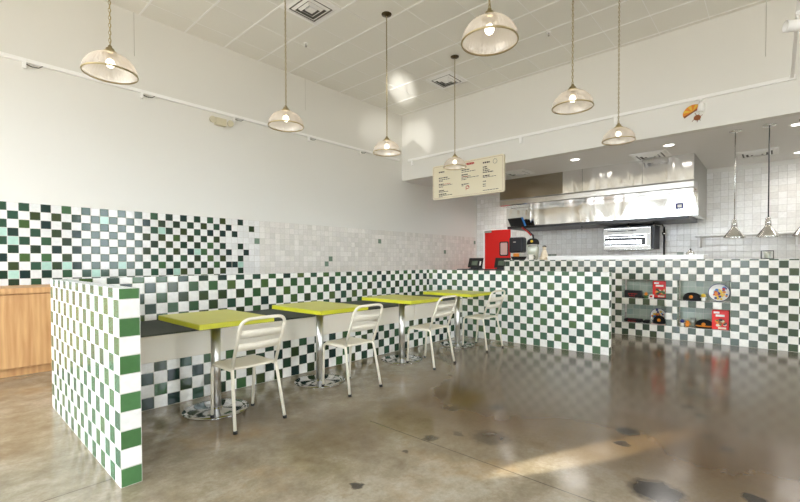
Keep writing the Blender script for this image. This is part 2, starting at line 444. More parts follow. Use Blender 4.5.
# back wall of the kitchen, header over the counter, side walls behind the viewpoint
w = MB(); w.box(XK+.006, XK+.2, YR0, YW+.2, 0, ZC+.1); struct('wall_back', w, 'paint')
w = MB(); w.box(XS, XS+.16, YR0, YW+.004, ZK, ZC+.05); struct('wall_header', w, 'paint')
def window_wall(name, axis, pos, th, lo, hi, opens):
    m = MB()
    def slab(a, b, z0, z1):
        if b-a < 1e-3: return
        if axis == 'X': m.box(pos, pos+th, a, b, z0, z1)
        else: m.box(a, b, pos, pos+th, z0, z1)
    x = lo
    for a, b, z0, z1 in opens:
        slab(x, a, 0, ZC+.05); slab(a, b, 0, z0); slab(a, b, z1, ZC+.05); x = b
    slab(x, hi, 0, ZC+.05)
    return struct(name, m, 'paint')
REAR = [(-3.6, -2.2, .25, 3.6), (.3, 1.9, .25, 3.6), (2.1, 4.0, .25, 3.6), (4.2, 6.5, .25, 3.6)]
RIGHT = [(-2.5, -.5, .25, 3.6), (3.4, 5.2, .25, 3.6)]
window_wall('wall_rear', 'X', XR0-.2, .2, YR0, YW+.004, REAR)
window_wall('wall_right', 'Y', YR0-.2, .2, XR0-.2, XK, RIGHT)
# window frames
for i, (a, b, z0, z1) in enumerate(REAR+RIGHT):
    m = MB(); t = .05
    for q in ((a, a+t), (b-t, b), ((a+b)/2-t/2, (a+b)/2+t/2)):
        if i < 4: m.box(XR0-.14, XR0-.06, q[0], q[1], z0, z1)
        else: m.box(q[0], q[1], YR0-.14, YR0-.06, z0, z1)
    for q in ((z0, z0+t), (z1-t, z1), (2.4, 2.4+t)):
        if i < 4: m.box(XR0-.14, XR0-.06, a, b, q[0], q[1])
        else: m.box(a, b, YR0-.14, YR0-.06, q[0], q[1])
    struct('window_%d' % (i+1), m, 'charcoal')

# ceilings
m = MB(); m.box(XR0-.2, XS+.16, YR0-.2, YW+.2, ZC, ZC+.1); struct('ceiling', m, 'acoustic')
m = MB(); m.box(XS+.16, XK+.2, YR0-.2, YW+.2, ZK, ZK+.1); struct('ceiling_kitchen', m, 'ceil_paint')
m = MB()
x = 3.24-.613*9
while x < XS:
    m.box(x-.011, x+.011, YR0, YW, ZC-.007, ZC+.004); x += .613
y = 4.50-.625*13
while y < YW:
    m.box(XR0, XS, y-.004, y+.004, ZC-.003, ZC+.004); y += .625
struct('trim_2', m, 'trim_white')

# kitchen back wall tiles
tm = TileMesh()
ac = {(0, 0)}
def kit_col(i, j):
    return random.choice([srgb(240, 238, 233), srgb(236, 234, 228), srgb(243, 241, 237), srgb(232, 229, 223)])
PK = .128
DOOR = (5.64, 6.53, 2.16)
kacc = {(7, 10), (34, 9), (35, 10), (21, 9), (46, 10)}
def kit_col2(i, j):
    if (i, j) in {(40, 10), (17, 10), (18, 10), (4, 10)}: return srgb(150, 162, 148)
    return kit_col(i, j)
tm.grid((XK-.004, YW, 0), (0, -1, 0), (0, 0, 1), 0, (YW-YR0)/PK, 0, 3.165/PK, kit_col2, pitch=PK,
        holes=[((YW-DOOR[1])/PK, (YW-DOOR[0])/PK, -1, DOOR[2]/PK)], ub=[(YW-DOOR[1])/PK, (YW-DOOR[0])/PK], vb=[DOOR[2]/PK])
o = tm.build('trim_3', 'tile_plain'); o['kind'] = 'structure'

# ------------------------------------------------------------------ tiled dividers
# end divider of the booth (runs away from the left wall side)
XP = 6.49*P; YP = 25.68*P; XPI = XP+P
YB = 44.39*P; YB2 = YB+.115
YDE = 44.68*P
div = TileMesh()
div.grid((XP, YP, 0), (0, 1, 0), (0, 0, 1), 0, (YDE-YP)/P, 0, 10.57, checker(1, [srgb(72, 112, 88), srgb(66, 106, 86), srgb(80, 116, 84), srgb(62, 100, 84), srgb(66, 110, 82)]))
div.grid((XPI, YP, 0), (0, 1, 0), (0, 0, 1), 0, (YDE-YP)/P, 0, 10.57, checker(1))
div.grid((XP, YP, 0), (1, 0, 0), (0, 0, 1), 0, 1, 0, 10.57, checker(0, [srgb(78, 120, 74), srgb(72, 112, 66), srgb(84, 126, 80)]))
div.grid((XP, YDE, 0), (1, 0, 0), (0, 0, 1), 0, 1, 0, 10.57, checker(1))
div.grid((XP, YP, ZT), (1, 0, 0), (0, 1, 0), 0, 1, 0, (YDE-YP)/P, plain(srgb(236, 236, 232)))
o = div.build('booth_divider', 'tile')
tag(o, 'low checkered divider at the near end of the bench, beside the oak cabinet', 'divider')

# L-shaped surround behind the bench, then across to the aisle
XRT = 57.0*P; XR2 = XRT+.115; YE = 15.63*P
B0 = 13.33*P; R0 = 42.63*P
sur = TileMesh()
g = XPI+.002
sur.grid((B0, YB, 0), (1, 0, 0), (0, 0, 1), (g-B0)/P, (XRT-B0)/P, 0, 10.57, checker(1, GREENS+DARK[:3]))
sur.grid((B0, YB2, 0), (1, 0, 0), (0, 0, 1), (g-B0)/P, (XR2-B0)/P, 0, 10.57, checker(1))
sur.grid((B0, YB, ZT), (1, 0, 0), (0, 1, 0), (g-B0)/P, (XRT-B0)/P, 0, (YB2-YB)/P, plain(WHITE))
sur.grid((g, YB, 0), (0, 1, 0), (0, 0, 1), 0, (YB2-YB)/P, 0, 10.57, checker(1))
sur.grid((XRT, R0, 0), (0, -1, 0), (0, 0, 1), (R0-YB)/P, (R0-YE)/P, 0, 10.57, checker(1, SAGE))
sur.grid((XR2, R0, 0), (0, -1, 0), (0, 0, 1), (R0-YB2)/P, (R0-YE)/P, 0, 10.57, checker(1, SAGE))
sur.grid((XRT, R0, ZT), (0, -1, 0), (1, 0, 0), (R0-YB2)/P, (R0-YE)/P, 0, (XR2-XRT)/P, plain(WHITE))
sur.grid((XRT, YE, 0), (1, 0, 0), (0, 0, 1), 0, (XR2-XRT)/P, 0, 10.57, checker(0, SAGE))
o = sur.build('booth_surround', 'tile')
tag(o, 'long L-shaped checkered low wall behind the bench, turning across to the aisle', 'low wall')

# ------------------------------------------------------------------ bench
bench = thing('booth_bench', 'long built-in bench with cream front on a checkered base', 'bench', (XPI, 37.61*P, 0))
YF = 37.61*P; S0 = 11.055*P-.012
BX0, BX1 = XPI+.004, XRT-.004
tm = TileMesh()
tm.grid((S0, YF+.012, 0), (1, 0, 0), (0, 0, 1), (BX0-S0)/P, (BX1-S0)/P, 0, 3.78, checker(0, DARK+GREENS[:3]))
tm.grid((S0, YF+.012, 3.78*P), (1, 0, 0), (0, 1, 0), (BX0-S0)/P, (BX1-S0)/P, 0, (YB-.004-YF-.012)/P, plain(WHITE))
b = tm.build('tiled_base', 'tile'); b.parent = bench; b.matrix_parent_inverse = Matrix.Translation(-bench.location)
def child(o, parent):
    o.parent = parent; o.matrix_parent_inverse = Matrix.Translation(-Vector(parent.location)); return o
seams = [BX0, 2.95, 4.578, BX1]
for a, c in zip(seams, seams[1:]):
    m = MB(); m.box(a+.001, c-.001, YF, YF+.12, 3.78*P+.002, .603, .006, 2)
    child(m.build('front_panel', 'cream_vinyl'), bench)
    m = MB()
    y0, y1 = YF+.012, YB-.004
    prof = [(y0, .604), (y0+.004, .612), (y0+.02, .616), (y0+.3, .64), (y1-.02, .655), (y1, .65), (y1, .45), (YF+.122, .45), (YF+.122, .604)]
    poly = [(a+.0015, q[0], q[1]) for q in prof]
    m.prism(poly, (c-a-.003, 0, 0))
    child(m.build('seat_pad', 'dark_pad'), bench)

# ------------------------------------------------------------------ tables
def make_table(loc, label):
    t = thing('pedestal_table', label, 'table', loc, 0, 'lime tables along the bench')
    hx, hy, zt = .295, .405, .773
    m = MB(); m.box(-hx, hx, -hy, hy, zt-.004, zt, .0015, 1); m.build('tabletop', 'lime', t)
    m = MB(); m.box(-hx-.002, hx+.002, -hy-.002, hy+.002, zt-.040, zt-.0045, .003, 2); m.build('edge_band', 'lime_edge', t)
    m = MB(); m.box(-.2, .2, -.025, .025, zt-.052, zt-.041); m.box(-.025, .025, -.25, .25, zt-.052, zt-.041); m.build('support_bracket', 'black', t)
    m = MB(); m.tube([(0, 0, .012), (0, 0, zt-.053)], .038, 28); m.build('pole', 'satin', t)
    m = MB(); m.lathe([(0.0, 0), (.252, 0), (.255, .003), (.253, .007), (.2, .010), (.06, .013), (.05, .022), (.039, .03)], 56, caps=True)
    m.build('base_disc', 'disc', t)
    return t
tables = [(1.550, 3.435, 'first lime-topped steel table, next to the divider end of the bench'),
          (2.622, 3.452, 'second lime-topped steel table from the divider'),
          (3.880, 3.451, 'third lime-topped steel table from the divider'),
          (5.125, 3.466, 'fourth lime-topped steel table, beside the corner of the low wall')]
T0 = make_table((tables[0][0], tables[0][1], 0), tables[0][2])
for x, y, l in tables[1:]: dup(T0, (x, y, 0), 0, l)

# ------------------------------------------------------------------ chairs (back towards -y, facing the bench)
def bez(pts, n=8):
    """polyline with rounded corners: pts = [(co, radius)]"""
    out = []
    for i, (c, r) in enumerate(pts):
        c = Vector(c)
        if r == 0 or i in (0, len(pts)-1): out.append(c); continue
        a = (Vector(pts[i-1][0])-c).normalized(); b = (Vector(pts[i+1][0])-c).normalized()
        p0, p2 = c+a*r, c+b*r
        for k in range(n+1):
            t = k/n; out.append(p0*(1-t)**2+c*2*t*(1-t)+p2*t*t)
    return out
def make_chair(loc, rz, label):
    t = thing('metal_chair', label, 'chair', loc, rz, 'cream metal chairs at the tables')
    R = .0125
    m = MB()                                    # inverted U of the back
    m.tube(bez([((-.178, -.125, .44), 0), ((-.184, -.268, .812), .085), ((.184, -.268, .812), .085), ((.178, -.125, .44), 0)]), R, 12)
    m.build('back_frame', 'cream_metal', t)
    for s in (-1, 1):                           # back legs
        m = MB(); m.tube([(s*.178, -.125, .44), (s*.181, -.134, .40), (s*.203, -.207, .012)], R, 12); lg = m.build('leg', 'cream_metal', t)
        m = MB(); m.tube([(s*.2025, -.208, .022), (s*.2035, -.210, .0)], R+.003, 12); m.build('rubber_foot', 'rubber', lg)
    for s in (-1, 1):                           # front legs bend under the seat
        m = MB(); m.tube(bez([((s*.176, -.122, .428), 0), ((s*.178, .185, .432), .05), ((s*.170, .212, .016), 0)]), R, 12); lg = m.build('leg', 'cream_metal', t)
        m = MB(); m.tube([(s*.1705, .2105, .030), (s*.1695, .213, .012)], R+.003, 12); m.build('rubber_foot', 'rubber', lg)
    # pressed seat: rounded outline, dished
    m = MB(); n = 14; rows = []
    for i in range(n+1):
        v = -1+2*i/n; rows.append([])
        for j in range(n+1):
            u = -1+2*j/n
            hw = .190-.012*(v+1)/2
            x = u*hw; y = .028+v*.165
            if abs(u) > .72 and abs(v) > .72:
                k = math.hypot((abs(u)-.72)/.28, (abs(v)-.72)/.28)
                if k > 1:
                    x = math.copysign((.72+.28*(abs(u)-.72)/.28/k)*hw, u); y = .028+math.copysign((.72+.28*(abs(v)-.72)/.28/k)*.165, v)
            z = .452-.010*(1-u*u)*(1-.5*v*v)-.012*max(0, (max(abs(u), abs(v))-.86)/.14)
            rows[-1].append((x, y, z))
    vt = [[m.bm.verts.new(c) for c in r] for r in rows]
    for i in range(n):
        for j in range(n):
            f = m.bm.faces.new((vt[i][j], vt[i][j+1], vt[i+1][j+1], vt[i+1][j])); f.smooth = True
    so = m.build('seat', 'cream_metal', t)
    sd = so.modifiers.new('thick', 'SOLIDIFY'); sd.thickness = .006; sd.offset = -1
    # two curved slats
    for z0, z1 in ((.668, .728), (.572, .630)):
        m = MB(); k = 12; rings = []
        for i in range(k+1):
            u = -1+2*i/k
            def pt(z, off):
                yb = -.125-.143*(z-.44)/.372
                wx = .170+.004*(z-.55)/.25
                return Vector((u*wx, yb-.018*(1-u*u)+off, z))
            rings.append([pt(z0, 0), pt((z0+z1)/2, -.004), pt(z1, 0), pt(z1, .004), pt((z0+z1)/2, .0), pt(z0, .004)])
        m.ring_surface(rings); m.build('back_slat', 'cream_metal', t)
    return t
chairs = [(1.610, 3.045, math.radians(1), 'cream metal slat-back chair nearest the divider, at the first table'),
          (2.690, 3.056, math.radians(1), 'cream metal slat-back chair at the second table from the divider'),
          (3.948, 3.058, math.radians(1), 'cream metal slat-back chair at the third table from the divider'),
          (5.164, 3.076, math.radians(-2), 'cream metal slat-back chair farthest from the divider, against the low wall')]
C0 = make_chair((chairs[0][0], chairs[0][1], 0), chairs[0][2], chairs[0][3])
for x, y, r, l in chairs[1:]: dup(C0, (x, y, 0), r, l)

# ------------------------------------------------------------------ oak cabinet
cab = thing('oak_cabinet', 'low oak cabinet with thick top against the tiled wall, left of the divider', 'cabinet', (0, 6.0, 0))
cx0, cx1, cyf, cyb = -1.6, .99, 6.0, YW-.012
m = MB(); m.box(cx0, cx1, cyf-.02, cyb, .885, .945, .004); child(m.build('cabinet_top', 'wood'), cab)
m = MB(); m.box(cx0+.01, cx1-.01, cyf+.02, cyb, .09, .884); child(m.build('body', 'wood'), cab)
m = MB(); m.box(cx0+.03, cx1-.03, cyf+.06, cyb, 0, .089); child(m.build('toe_kick', 'wood'), cab)
for a, c in ((cx0+.012, -.735), (-.731, .128), (.132, cx1-.012)):
    m = MB(); m.box(a, c, cyf, cyf+.0195, .095, .875, .002, 1); child(m.build('cabinet_door', 'wood'), cab)

# ------------------------------------------------------------------ service counter with niches
cnt = thing('service_counter', 'long checkered service counter with four display niches under the header', 'counter', (XC, 2.0, 0))
CC0 = 19.70*P; CT = 12.2; YL = 4.056; YRR = YR0+.01
tm = TileMesh()
holes = [(1, 7.15, 2, 5), (1, 7.15, 6, 9), (8.6, 15, 2, 5), (8.6, 15, 6, 9)]
tm.grid((XC, CC0, 0), (0, -1, 0), (0, 0, 1), (CC0-YL)/P, (CC0-YRR)/P, 0, CT, checker(1, GREY_GREENS, srgb(226, 222, 211)), holes, ub=[7.15, 8.6])  # dimmer white puts the counter's shade into the tile colour
tm.grid((XC, YL, 0), (1, 0, 0), (0, 0, 1), 0, .5/P, 0, CT, checker(1, GREY_GREENS))
tm.grid((XC, CC0, CT*P), (0, -1, 0), (1, 0, 0), (CC0-YL)/P, (CC0-YRR)/P, 0, .5/P, plain(WHITE))
b = child(tm.build('tiled_front', 'tile'), cnt)
ND = .30
NB = [srgb(172, 184, 166), srgb(178, 188, 170), srgb(164, 180, 166), srgb(180, 190, 172)]
nf = lambda i, j: random.choice(NB)
for u0, u1, v0, v1 in holes:
    tm = TileMesh(); ya, yb = CC0-u0*P, CC0-u1*P
    tm.grid((XC+ND, ya, v0*P), (0, -1, 0), (0, 0, 1), 0, (ya-yb)/P, 0, v1-v0, nf)
    tm.grid((XC, ya, v0*P), (1, 0, 0), (0, 0, 1), 0, ND/P, 0, v1-v0, nf)
    tm.grid((XC, yb, v0*P), (1, 0, 0), (0, 0, 1), 0, ND/P, 0, v1-v0, nf)
    tm.grid((XC, ya, v0*P), (0, -1, 0), (1, 0, 0), 0, (ya-yb)/P, 0, ND/P, plain(srgb(210, 212, 204)))
    tm.grid((XC, ya, v1*P), (0, -1, 0), (1, 0, 0), 0, (ya-yb)/P, 0, ND/P, nf)
    child(tm.build('display_niche', 'tile'), cnt)
m = MB(); m.box(XC+.005, XC+.45, .795, 3.17, CT*P+.001, CT*P+.072, .004)
child(m.build('quartz_shelf', 'quartz'), cnt)

# lower till counter left of it
till = thing('till_counter', 'lower black-topped till counter behind the low wall', 'counter', (8.2, 4.7, 0))
m = MB(); m.box(7.96, 8.5, 4.10, 5.40, 1.005, 1.045, .004); child(m.build('worktop', 'dark_top'), till)
m = MB(); m.box(8.0, 8.46, 4.12, 5.37, 0, 1.004); child(m.build('body', 'trim_white'), till)

# ------------------------------------------------------------------ pendant lamps over the dining room
def make_pendant(loc, label):
    """loc = rim centre height"""
    t = thing('pendant_lamp', label, 'pendant lamp', loc, 0, 'ribbed glass pendants over the dining room')
    top = ZC-loc[2]
    m = MB(); prof = []
    for i in range(13):
        a = i/12*PI/2
        prof.append((.196*math.cos(a)**.92 if i < 12 else .034, .172*math.sin(a)**1.08))
    prof = [(r, z) for r, z in prof if r >= .034]
    m.lathe(prof, 144, ribs=48, rib_amp=.012); m.build('glass_shade', 'shade', t)
    m = MB(); m.lathe([(.190, -.004), (.198, -.006), (.201, .002), (.198, .008), (.192, .006), (.190, -.004)], 64); m.build('rim', 'brass', t)
    m = MB(); m.lathe([(.0, .232), (.014, .232), (.016, .215), (.03, .208), (.034, .19), (.05, .180), (.058, .165), (.05, .160), (.0, .158)], 28); m.build('cap', 'brass', t)
    m = MB(); m.lathe([(.0, .158), (.02, .157), (.02, .125), (.0, .124)], 16); m.build('socket', 'brass', t)
    m = MB(); m.ball((0, 0, .088), .032, (1, 1, 1.12)); m.build('bulb', 'bulb', t)
    m = MB(); z = .226; k = 0                      # chain of oval links
    while z < top-.03:
        ring = []
        for q in range(12):
            a = 2*PI*q/12; ring.append((.009*math.cos(a), .019*math.sin(a)))
        pts = [(x, 0, z+.019+y) if k % 2 else (0, x, z+.019+y) for x, y in ring]; pts.append(pts[0])
        m.tube(pts, .0028, 5, caps=False); z += .031; k += 1
    m.tube([(.004, 0, .23), (.004, .004, top-.02)], .0022, 5)
    m.build('chain', 'brass', t)
    m = MB(); m.lathe([(.0, top-.03), (.02, top-.03), (.03, top-.022), (.068, top-.012), (.072, top-.001), (.0, top-.001)], 32); m.build('ceiling_canopy', 'bronze', t)
    return t
lamps = [((1.009, 4.13, 2.78), 'ribbed glass pendant over the near end of the bench, first of the bench row'),
         ((2.705, 4.16, 2.757), 'ribbed glass pendant below the emergency light, second of the bench row'),
         ((4.36, 4.155, 2.772), 'ribbed glass pendant hanging before the wall corner, third of the bench row'),
         ((6.04, 4.14, 2.842), 'small far ribbed glass pendant hanging in front of the menu board'),
         ((2.656, 1.525, 2.77), 'largest-looking ribbed glass pendant showing its bright round bulb'),
         ((4.37, 1.556, 2.78), 'ribbed glass pendant between the biggest one and the hood one'),
         ((6.02, 1.55, 2.79), 'ribbed glass pendant hanging in front of the kitchen hood')]
for p_, l in lamps: make_pendant(p_, l)

# ------------------------------------------------------------------ ceiling diffusers, sprinklers
def diffuser(cx, cy, z, h, label, group):
    t = thing('air_vent', label, 'air vent', (cx, cy, z), 0, group)
    m = MB(); m.box(-h, h, -h, h, -.012, -.001, .003, 1); m.build('back_plate', 'trim_white', t)
    m = MB(); m.box(-h*.72, h*.72, -h*.72, h*.72, -.020, -.0125); m.build('throat_shade', 'throat_shade_grey', t)  # slab coloured dark for the shade inside the vent
    for a, d in ((.86, .030), (.64, .040), (.42, .046)):
        m = MB(); q = h*a; wd = h*.075
        for sgn in (-1, 1):
            m.prism([(-q, sgn*q, -.021), (q, sgn*q, -.021), (q-wd, sgn*(q-wd*1.6), -d), (-q+wd, sgn*(q-wd*1.6), -d)], (0, 0, .004))
            m.prism([(sgn*q, -q, -.021), (sgn*q, q, -.021), (sgn*(q-wd*1.6), q-wd, -d), (sgn*(q-wd*1.6), -q+wd, -d)], (0, 0, .004))
        m.build('louver_ring', 'trim_white', t)
    m = MB(); m.box(-h*.2, h*.2, -h*.2, h*.2, -.036, -.021); m.build('centre_plate', 'trim_white', t)
    return t
diffuser(3.55, 4.83, ZC, .30, 'square air diffuser in the tiled ceiling, above the second bench pendant', 'dining ceiling diffusers')
diffuser(6.70, 4.79, ZC, .30, 'square air diffuser in the tiled ceiling near the header wall', 'dining ceiling diffusers')
diffuser(8.62, 4.25, ZK, .29, 'air diffuser in the kitchen ceiling, right of the menu board', 'kitchen ceiling diffusers')
diffuser(8.86, 1.74, ZK, .29, 'air diffuser in the kitchen ceiling above the hood front', 'kitchen ceiling diffusers')
diffuser(10.0, .27, ZK, .29, 'air diffuser in the kitchen ceiling behind the cone pendants', 'kitchen ceiling diffusers')
def sprinkler(x, y, label):
    t = thing('sprinkler_head', label, 'sprinkler', (x, y, ZC), 0, 'ceiling sprinklers')
    m = MB(); m.lathe([(0, -.001), (.038, -.001), (.034, -.010), (0, -.012)], 24); m.build('escutcheon', 'trim_white', t)
    m = MB(); m.tube([(0, 0, -.012), (0, 0, -.05)], .008, 8); m.tube([(-.014, 0, -.02), (-.012, 0, -.055)], .003, 6); m.tube([(.014, 0, -.02), (.012, 0, -.055)], .003, 6); m.build('frame', 'steel', t)
    m = MB(); m.lathe([(0, -.055), (.022, -.055), (.022, -.058), (0, -.058)], 16); m.build('deflector', 'steel', t)
sprinkler(4.06, 5.66, 'small white ceiling sprinkler near the left wall')
sprinkler(6.37, 2.63, 'small white ceiling sprinkler near the header wall')

# ------------------------------------------------------------------ track rails
tr = thing('track_rail', 'long white lighting track along the left wall', 'track rail', (2, YW, 3.64))
m = MB(); m.box(-2.6, 7.5, YW-.036, YW-.006+.008, 3.622, 3.670, .003, 1); child(m.build('rail', 'trim_white'), tr)
for x0 in (.75, 2.0, 3.36, 4.86, 6.2):
    m = MB(); m.box(x0, x0+.035, YW-.05, YW-.012, 3.545, 3.6215, .003, 1); ad = child(m.build('adapter', 'trim_white'), tr)
    m = MB(); m.tube([(x0+.03, YW-.03, 3.60), (x0+.09, YW-.03, 3.585), (x0+.15, YW-.03, 3.592), (x0+.19, YW-.03, 3.625)], .005, 6); child(m.build('wire', 'vent_dark'), tr)
tr2 = thing('track_rail', 'white lighting track along the header wall, turning out at its right end', 'track rail', (XS, 3, 3.63))
m = MB(); m.box(XS-.036, XS-.001, -.155, 6.55, 3.602, 3.650, .003, 1); m.box(5.0, XS-.047, -.155, -.12, 3.612, 3.644, .003, 1); child(m.build('rail', 'trim_white'), tr2)
for y0 in (6.42, 3.68, 2.0):
    m = MB(); m.box(XS-.042, XS-.008, y0-.025, y0+.025, 3.49, 3.6015, .004, 1); child(m.build('adapter', 'trim_white'), tr2)
m = MB(); m.box(XS-.055, XS-.0, -.175, -.105, 3.595, 3.66, .008, 2); child(m.build('corner_joint', 'trim_white'), tr2)
def spot(loc, aim, label, R=.05, Ln=.16):
    t = thing('track_spotlight', label, 'spotlight', loc, 0, 'white track spotlights')
    d = Vector(aim).normalized(); rot = Vector((0, 0, 1)).rotation_difference(d).to_matrix().to_4x4()
    m = MB(); m.lathe([(0, -Ln/2), (R*.72, -Ln/2), (R*.9, -Ln*.3), (R, Ln*.5), (R*.9, Ln*.5), (R*.85, Ln*.3), (0, Ln*.3)], 28); m.move(Matrix.Translation((0, 0, -.12)) @ rot); m.build('lamp_head', 'trim_white', t)
    m = MB(); m.tube([(0, 0, -.001), (0, 0, -.09)], .010, 10); m.build('stem', 'trim_white', t)
    m = MB(); m.box(-.05, .05, -.016, .016, -.03, -.001, .003, 1); m.build('driver', 'trim_white', t)
spot((XS-.022, .843, 3.601), (.0, .1, -1), 'white track spotlight hanging beside the parachute emblem', .045, .13)
spot((5.62, -.137, 3.611), (-.4, .85, .05), 'white track spotlight on the turned-out rail, top right corner', .055, .2)

# emergency light
em = thing('emergency_light', 'beige twin-head emergency light on the left wall', 'emergency light', (3.14, YW, 3.48))
m = MB(); m.box(3.06, 3.24, YW-.07, YW+.004, 3.425, 3.545, .012, 2); child(m.build('housing', 'beige_box'), em)
for x0 in (3.005, 3.295):
    m = MB(); m.lathe([(0, -.03), (.035, -.028), (.05, .01), (.052, .03), (.045, .034), (0, .028)], 24, axis='Y')
    m.bm.transform(Matrix.Translation((x0, YW-.06, 3.485)) @ Matrix.Rotation(PI, 4, 'Z')); child(m.build('lamp_head', 'beige_box'), em)
# feed wires down the walls
for i, (a, b) in enumerate((((1.94, YW-.008, 4.73), (1.94, YW-.008, 4.12)), ((4.82, YW-.008, 4.73), (4.82, YW-.008, 4.13)), ((XS-.008, .13, 4.73), (XS-.008, .13, 4.0)))):
    m = MB(); m.tube([a, b], .0024, 6)
    tag(m.build('wall_wire', 'wire_grey'), ['thin grey wire running down the left wall behind the nearest pendant', 'thin grey wire down the left wall beyond the second pendant', 'thin grey wire down the header wall at far right'][i], 'wire', 'wires below the ceiling')

# ------------------------------------------------------------------ menu board
mb_ = thing('menu_sign', 'cream menu board with rounded corners hung on the header wall', 'sign', (7.57, 4.9, 2.97))
XM = 7.578
def rrect(y0, y1, z0, z1, r, x, n=6):
    pts = []
    for cy, cz, a0 in ((y1-r, z1-r, 0), (y0+r, z1-r, PI/2), (y0+r, z0+r, PI), (y1-r, z0+r, 1.5*PI)):
        for k in range(n+1):
            a = a0+PI/2*k/n; pts.append((x, cy+r*math.cos(a), cz+r*math.sin(a)))
    return pts
m = MB(); m.prism(rrect(4.02, 5.795, 2.60, 3.352, .045, XM), (.045, 0, 0)); child(m.build('panel', 'cream_sign'), mb_)
def strokes(specs, mat, name):
    m = MB()
    for y, z, wd, ht in specs: m.box(XM-.003, XM-.0005, y-wd, y, z-ht/2, z+ht/2)
    return child(m.build(name, mat), mb_)
rs = random.Random(3)
def words(y, z, total, ht, gap=.012):
    out = []; x = 0
    while x < total:
        w_ = rs.uniform(.02, .06); out.append((y-x, z, min(w_, total-x), ht)); x += w_+gap
    return out
ink = []; red = []
for y0, rows in ((5.62, [(3.20, .15, .028), (3.07, .24, .02), (3.03, .30, .013), (3.0, .12, .013), (2.93, .13, .022), (2.90, .36, .011), (2.87, .12, .011), (2.79, .14, .022), (2.76, .25, .013), (2.71, .2, .022), (2.68, .36, .012), (2.655, .1, .012)]),
                 (5.02, [(3.16, .2, .02), (3.12, .34, .012), (3.06, .16, .022), (3.02, .22, .016), (2.99, .42, .011), (2.96, .12, .011), (2.86, .18, .018), (2.83, .06, .012)]),
                 (4.50, [(3.24, .16, .03), (3.15, .1, .022), (3.11, .12, .018), (3.075, .16, .018), (3.04, .24, .018), (2.97, .16, .024), (2.94, .3, .010), (2.86, .07, .018), (2.80, .07, .018), (2.76, .07, .014)])):
    for z, tot, ht in rows: ink += words(y0, z, tot, ht)
ink += words(4.5, 2.675, .36, .012)
red += words(5.0, 3.02, .15, .014)+words(5.5, 2.925, .2, .01)
strokes(ink, 'ink', 'menu_lines'); strokes(red, 'red_ink', 'red_menu_lines')
tt = []; y = 5.0
for wd, ht in ((.03, .025), (.025, .03), (.032, .048), (.03, .044), (.032, .048), (.03, .044), (.032, .046), (.025, .036)):
    tt.append((y, 3.275, wd, ht)); y -= wd+.008
strokes(tt, 'red_ink', 'title')
m = MB(); m.tube([(XM-.002, 4.22+.045*math.cos(a*PI/10), 3.235+.045*math.sin(a*PI/10)) for a in range(21)], .003, 5); child(m.build('round_stamp', 'ink'), mb_)
m = MB()                                            # round red emblem like a letter P with leaves
m.tube([(XM-.002, 4.87+.04*math.cos(a*PI/8), 2.79+.032*math.sin(a*PI/8)) for a in range(17)], .006, 6)
m.tube([(XM-.002, 4.905, 2.80), (XM-.002, 4.905, 2.73)], .006, 6); m.tube([(XM-.002, 4.87, 2.81), (XM-.002, 4.83, 2.79)], .006, 6)
child(m.build('emblem', 'red_ink'), mb_)
# line frame
m = MB(); fr = rrect(4.05, 5.765, 2.63, 3.325, .03, XM-.001); m.tube(fr+[fr[0]], .0022, 4, caps=False); child(m.build('printed_border', 'brown'), mb_)
# brackets holding the board to the header
m = MB()
for y0 in (4.3, 5.5): m.box(XM+.0455, XS+.0, y0-.02, y0+.02, 3.19, 3.30)
child(m.build('bracket', 'trim_white'), mb_)

# wall emblem (striped orange canopy over a small round bun)
em2 = thing('wall_emblem', 'small orange and yellow emblem sticker on the header wall', 'sticker', (XS, .95, 3.45))
XE = XS-.006
def disc_poly(cy, cz, ry, rz, a0, a1, n=20, rot=0):
    pts = []
    for k in range(n+1):
        a = a0+(a1-a0)*k/n; u, v = ry*math.cos(a), rz*math.sin(a)
        pts.append((XE, cy+u*math.cos(rot)-v*math.sin(rot), cz+u*math.sin(rot)+v*math.cos(rot)))
    return pts
rot = math.radians(-28)
m = MB(); m.prism(disc_poly(.985, 3.44, .125, .105, 0, PI, 20, rot), (.005, 0, 0)); child(m.build('orange_dome', 'orange'), em2)
m = MB()
for k, (a, b_) in enumerate(((.6, 1.0), (1.45, 1.85), (2.3, 2.65))):
    pts = [(XE-.002, .985, 3.445)]+[(XE-.002, .985+.118*math.cos(q)*math.cos(rot)-.098*math.sin(q)*math.sin(rot), 3.44+.118*math.cos(q)*math.sin(rot)+.098*math.sin(q)*math.cos(rot)) for q in (a, (a+b_)/2, b_)]
    m.prism(pts, (.0015, 0, 0))
child(m.build('yellow_stripe', 'yellow'), em2)
m = MB(); m.tube([(XE-.001, .985+.12*math.cos(rot)*s_, 3.437+.12*math.sin(rot)*s_) for s_ in (-1, -.5, 0, .5, 1)], [.006, .012, .009, .011, .014], 6); child(m.build('dark_band', 'brown'), em2)
m = MB(); m.prism(disc_poly(.925, 3.345, .045, .04, 0, 2*PI*.98, 18), (.005, 0, 0)); child(m.build('bun', 'brown'), em2)
m = MB()
for y0, z0, y1, z1 in ((.955, 3.42, .935, 3.385), (.90, 3.40, .91, 3.38), (.96, 3.33, .99, 3.30), (.90, 3.32, .885, 3.295), (.925, 3.31, .925, 3.28), (.885, 3.36, .86, 3.375)): m.tube([(XE, y0, z0), (XE, y1, z1)], .004, 5)
child(m.build('thin_line', 'brown'), em2)

for c_ in em2.children: c_.data.transform(Matrix.Translation((0, -.035, 0)))

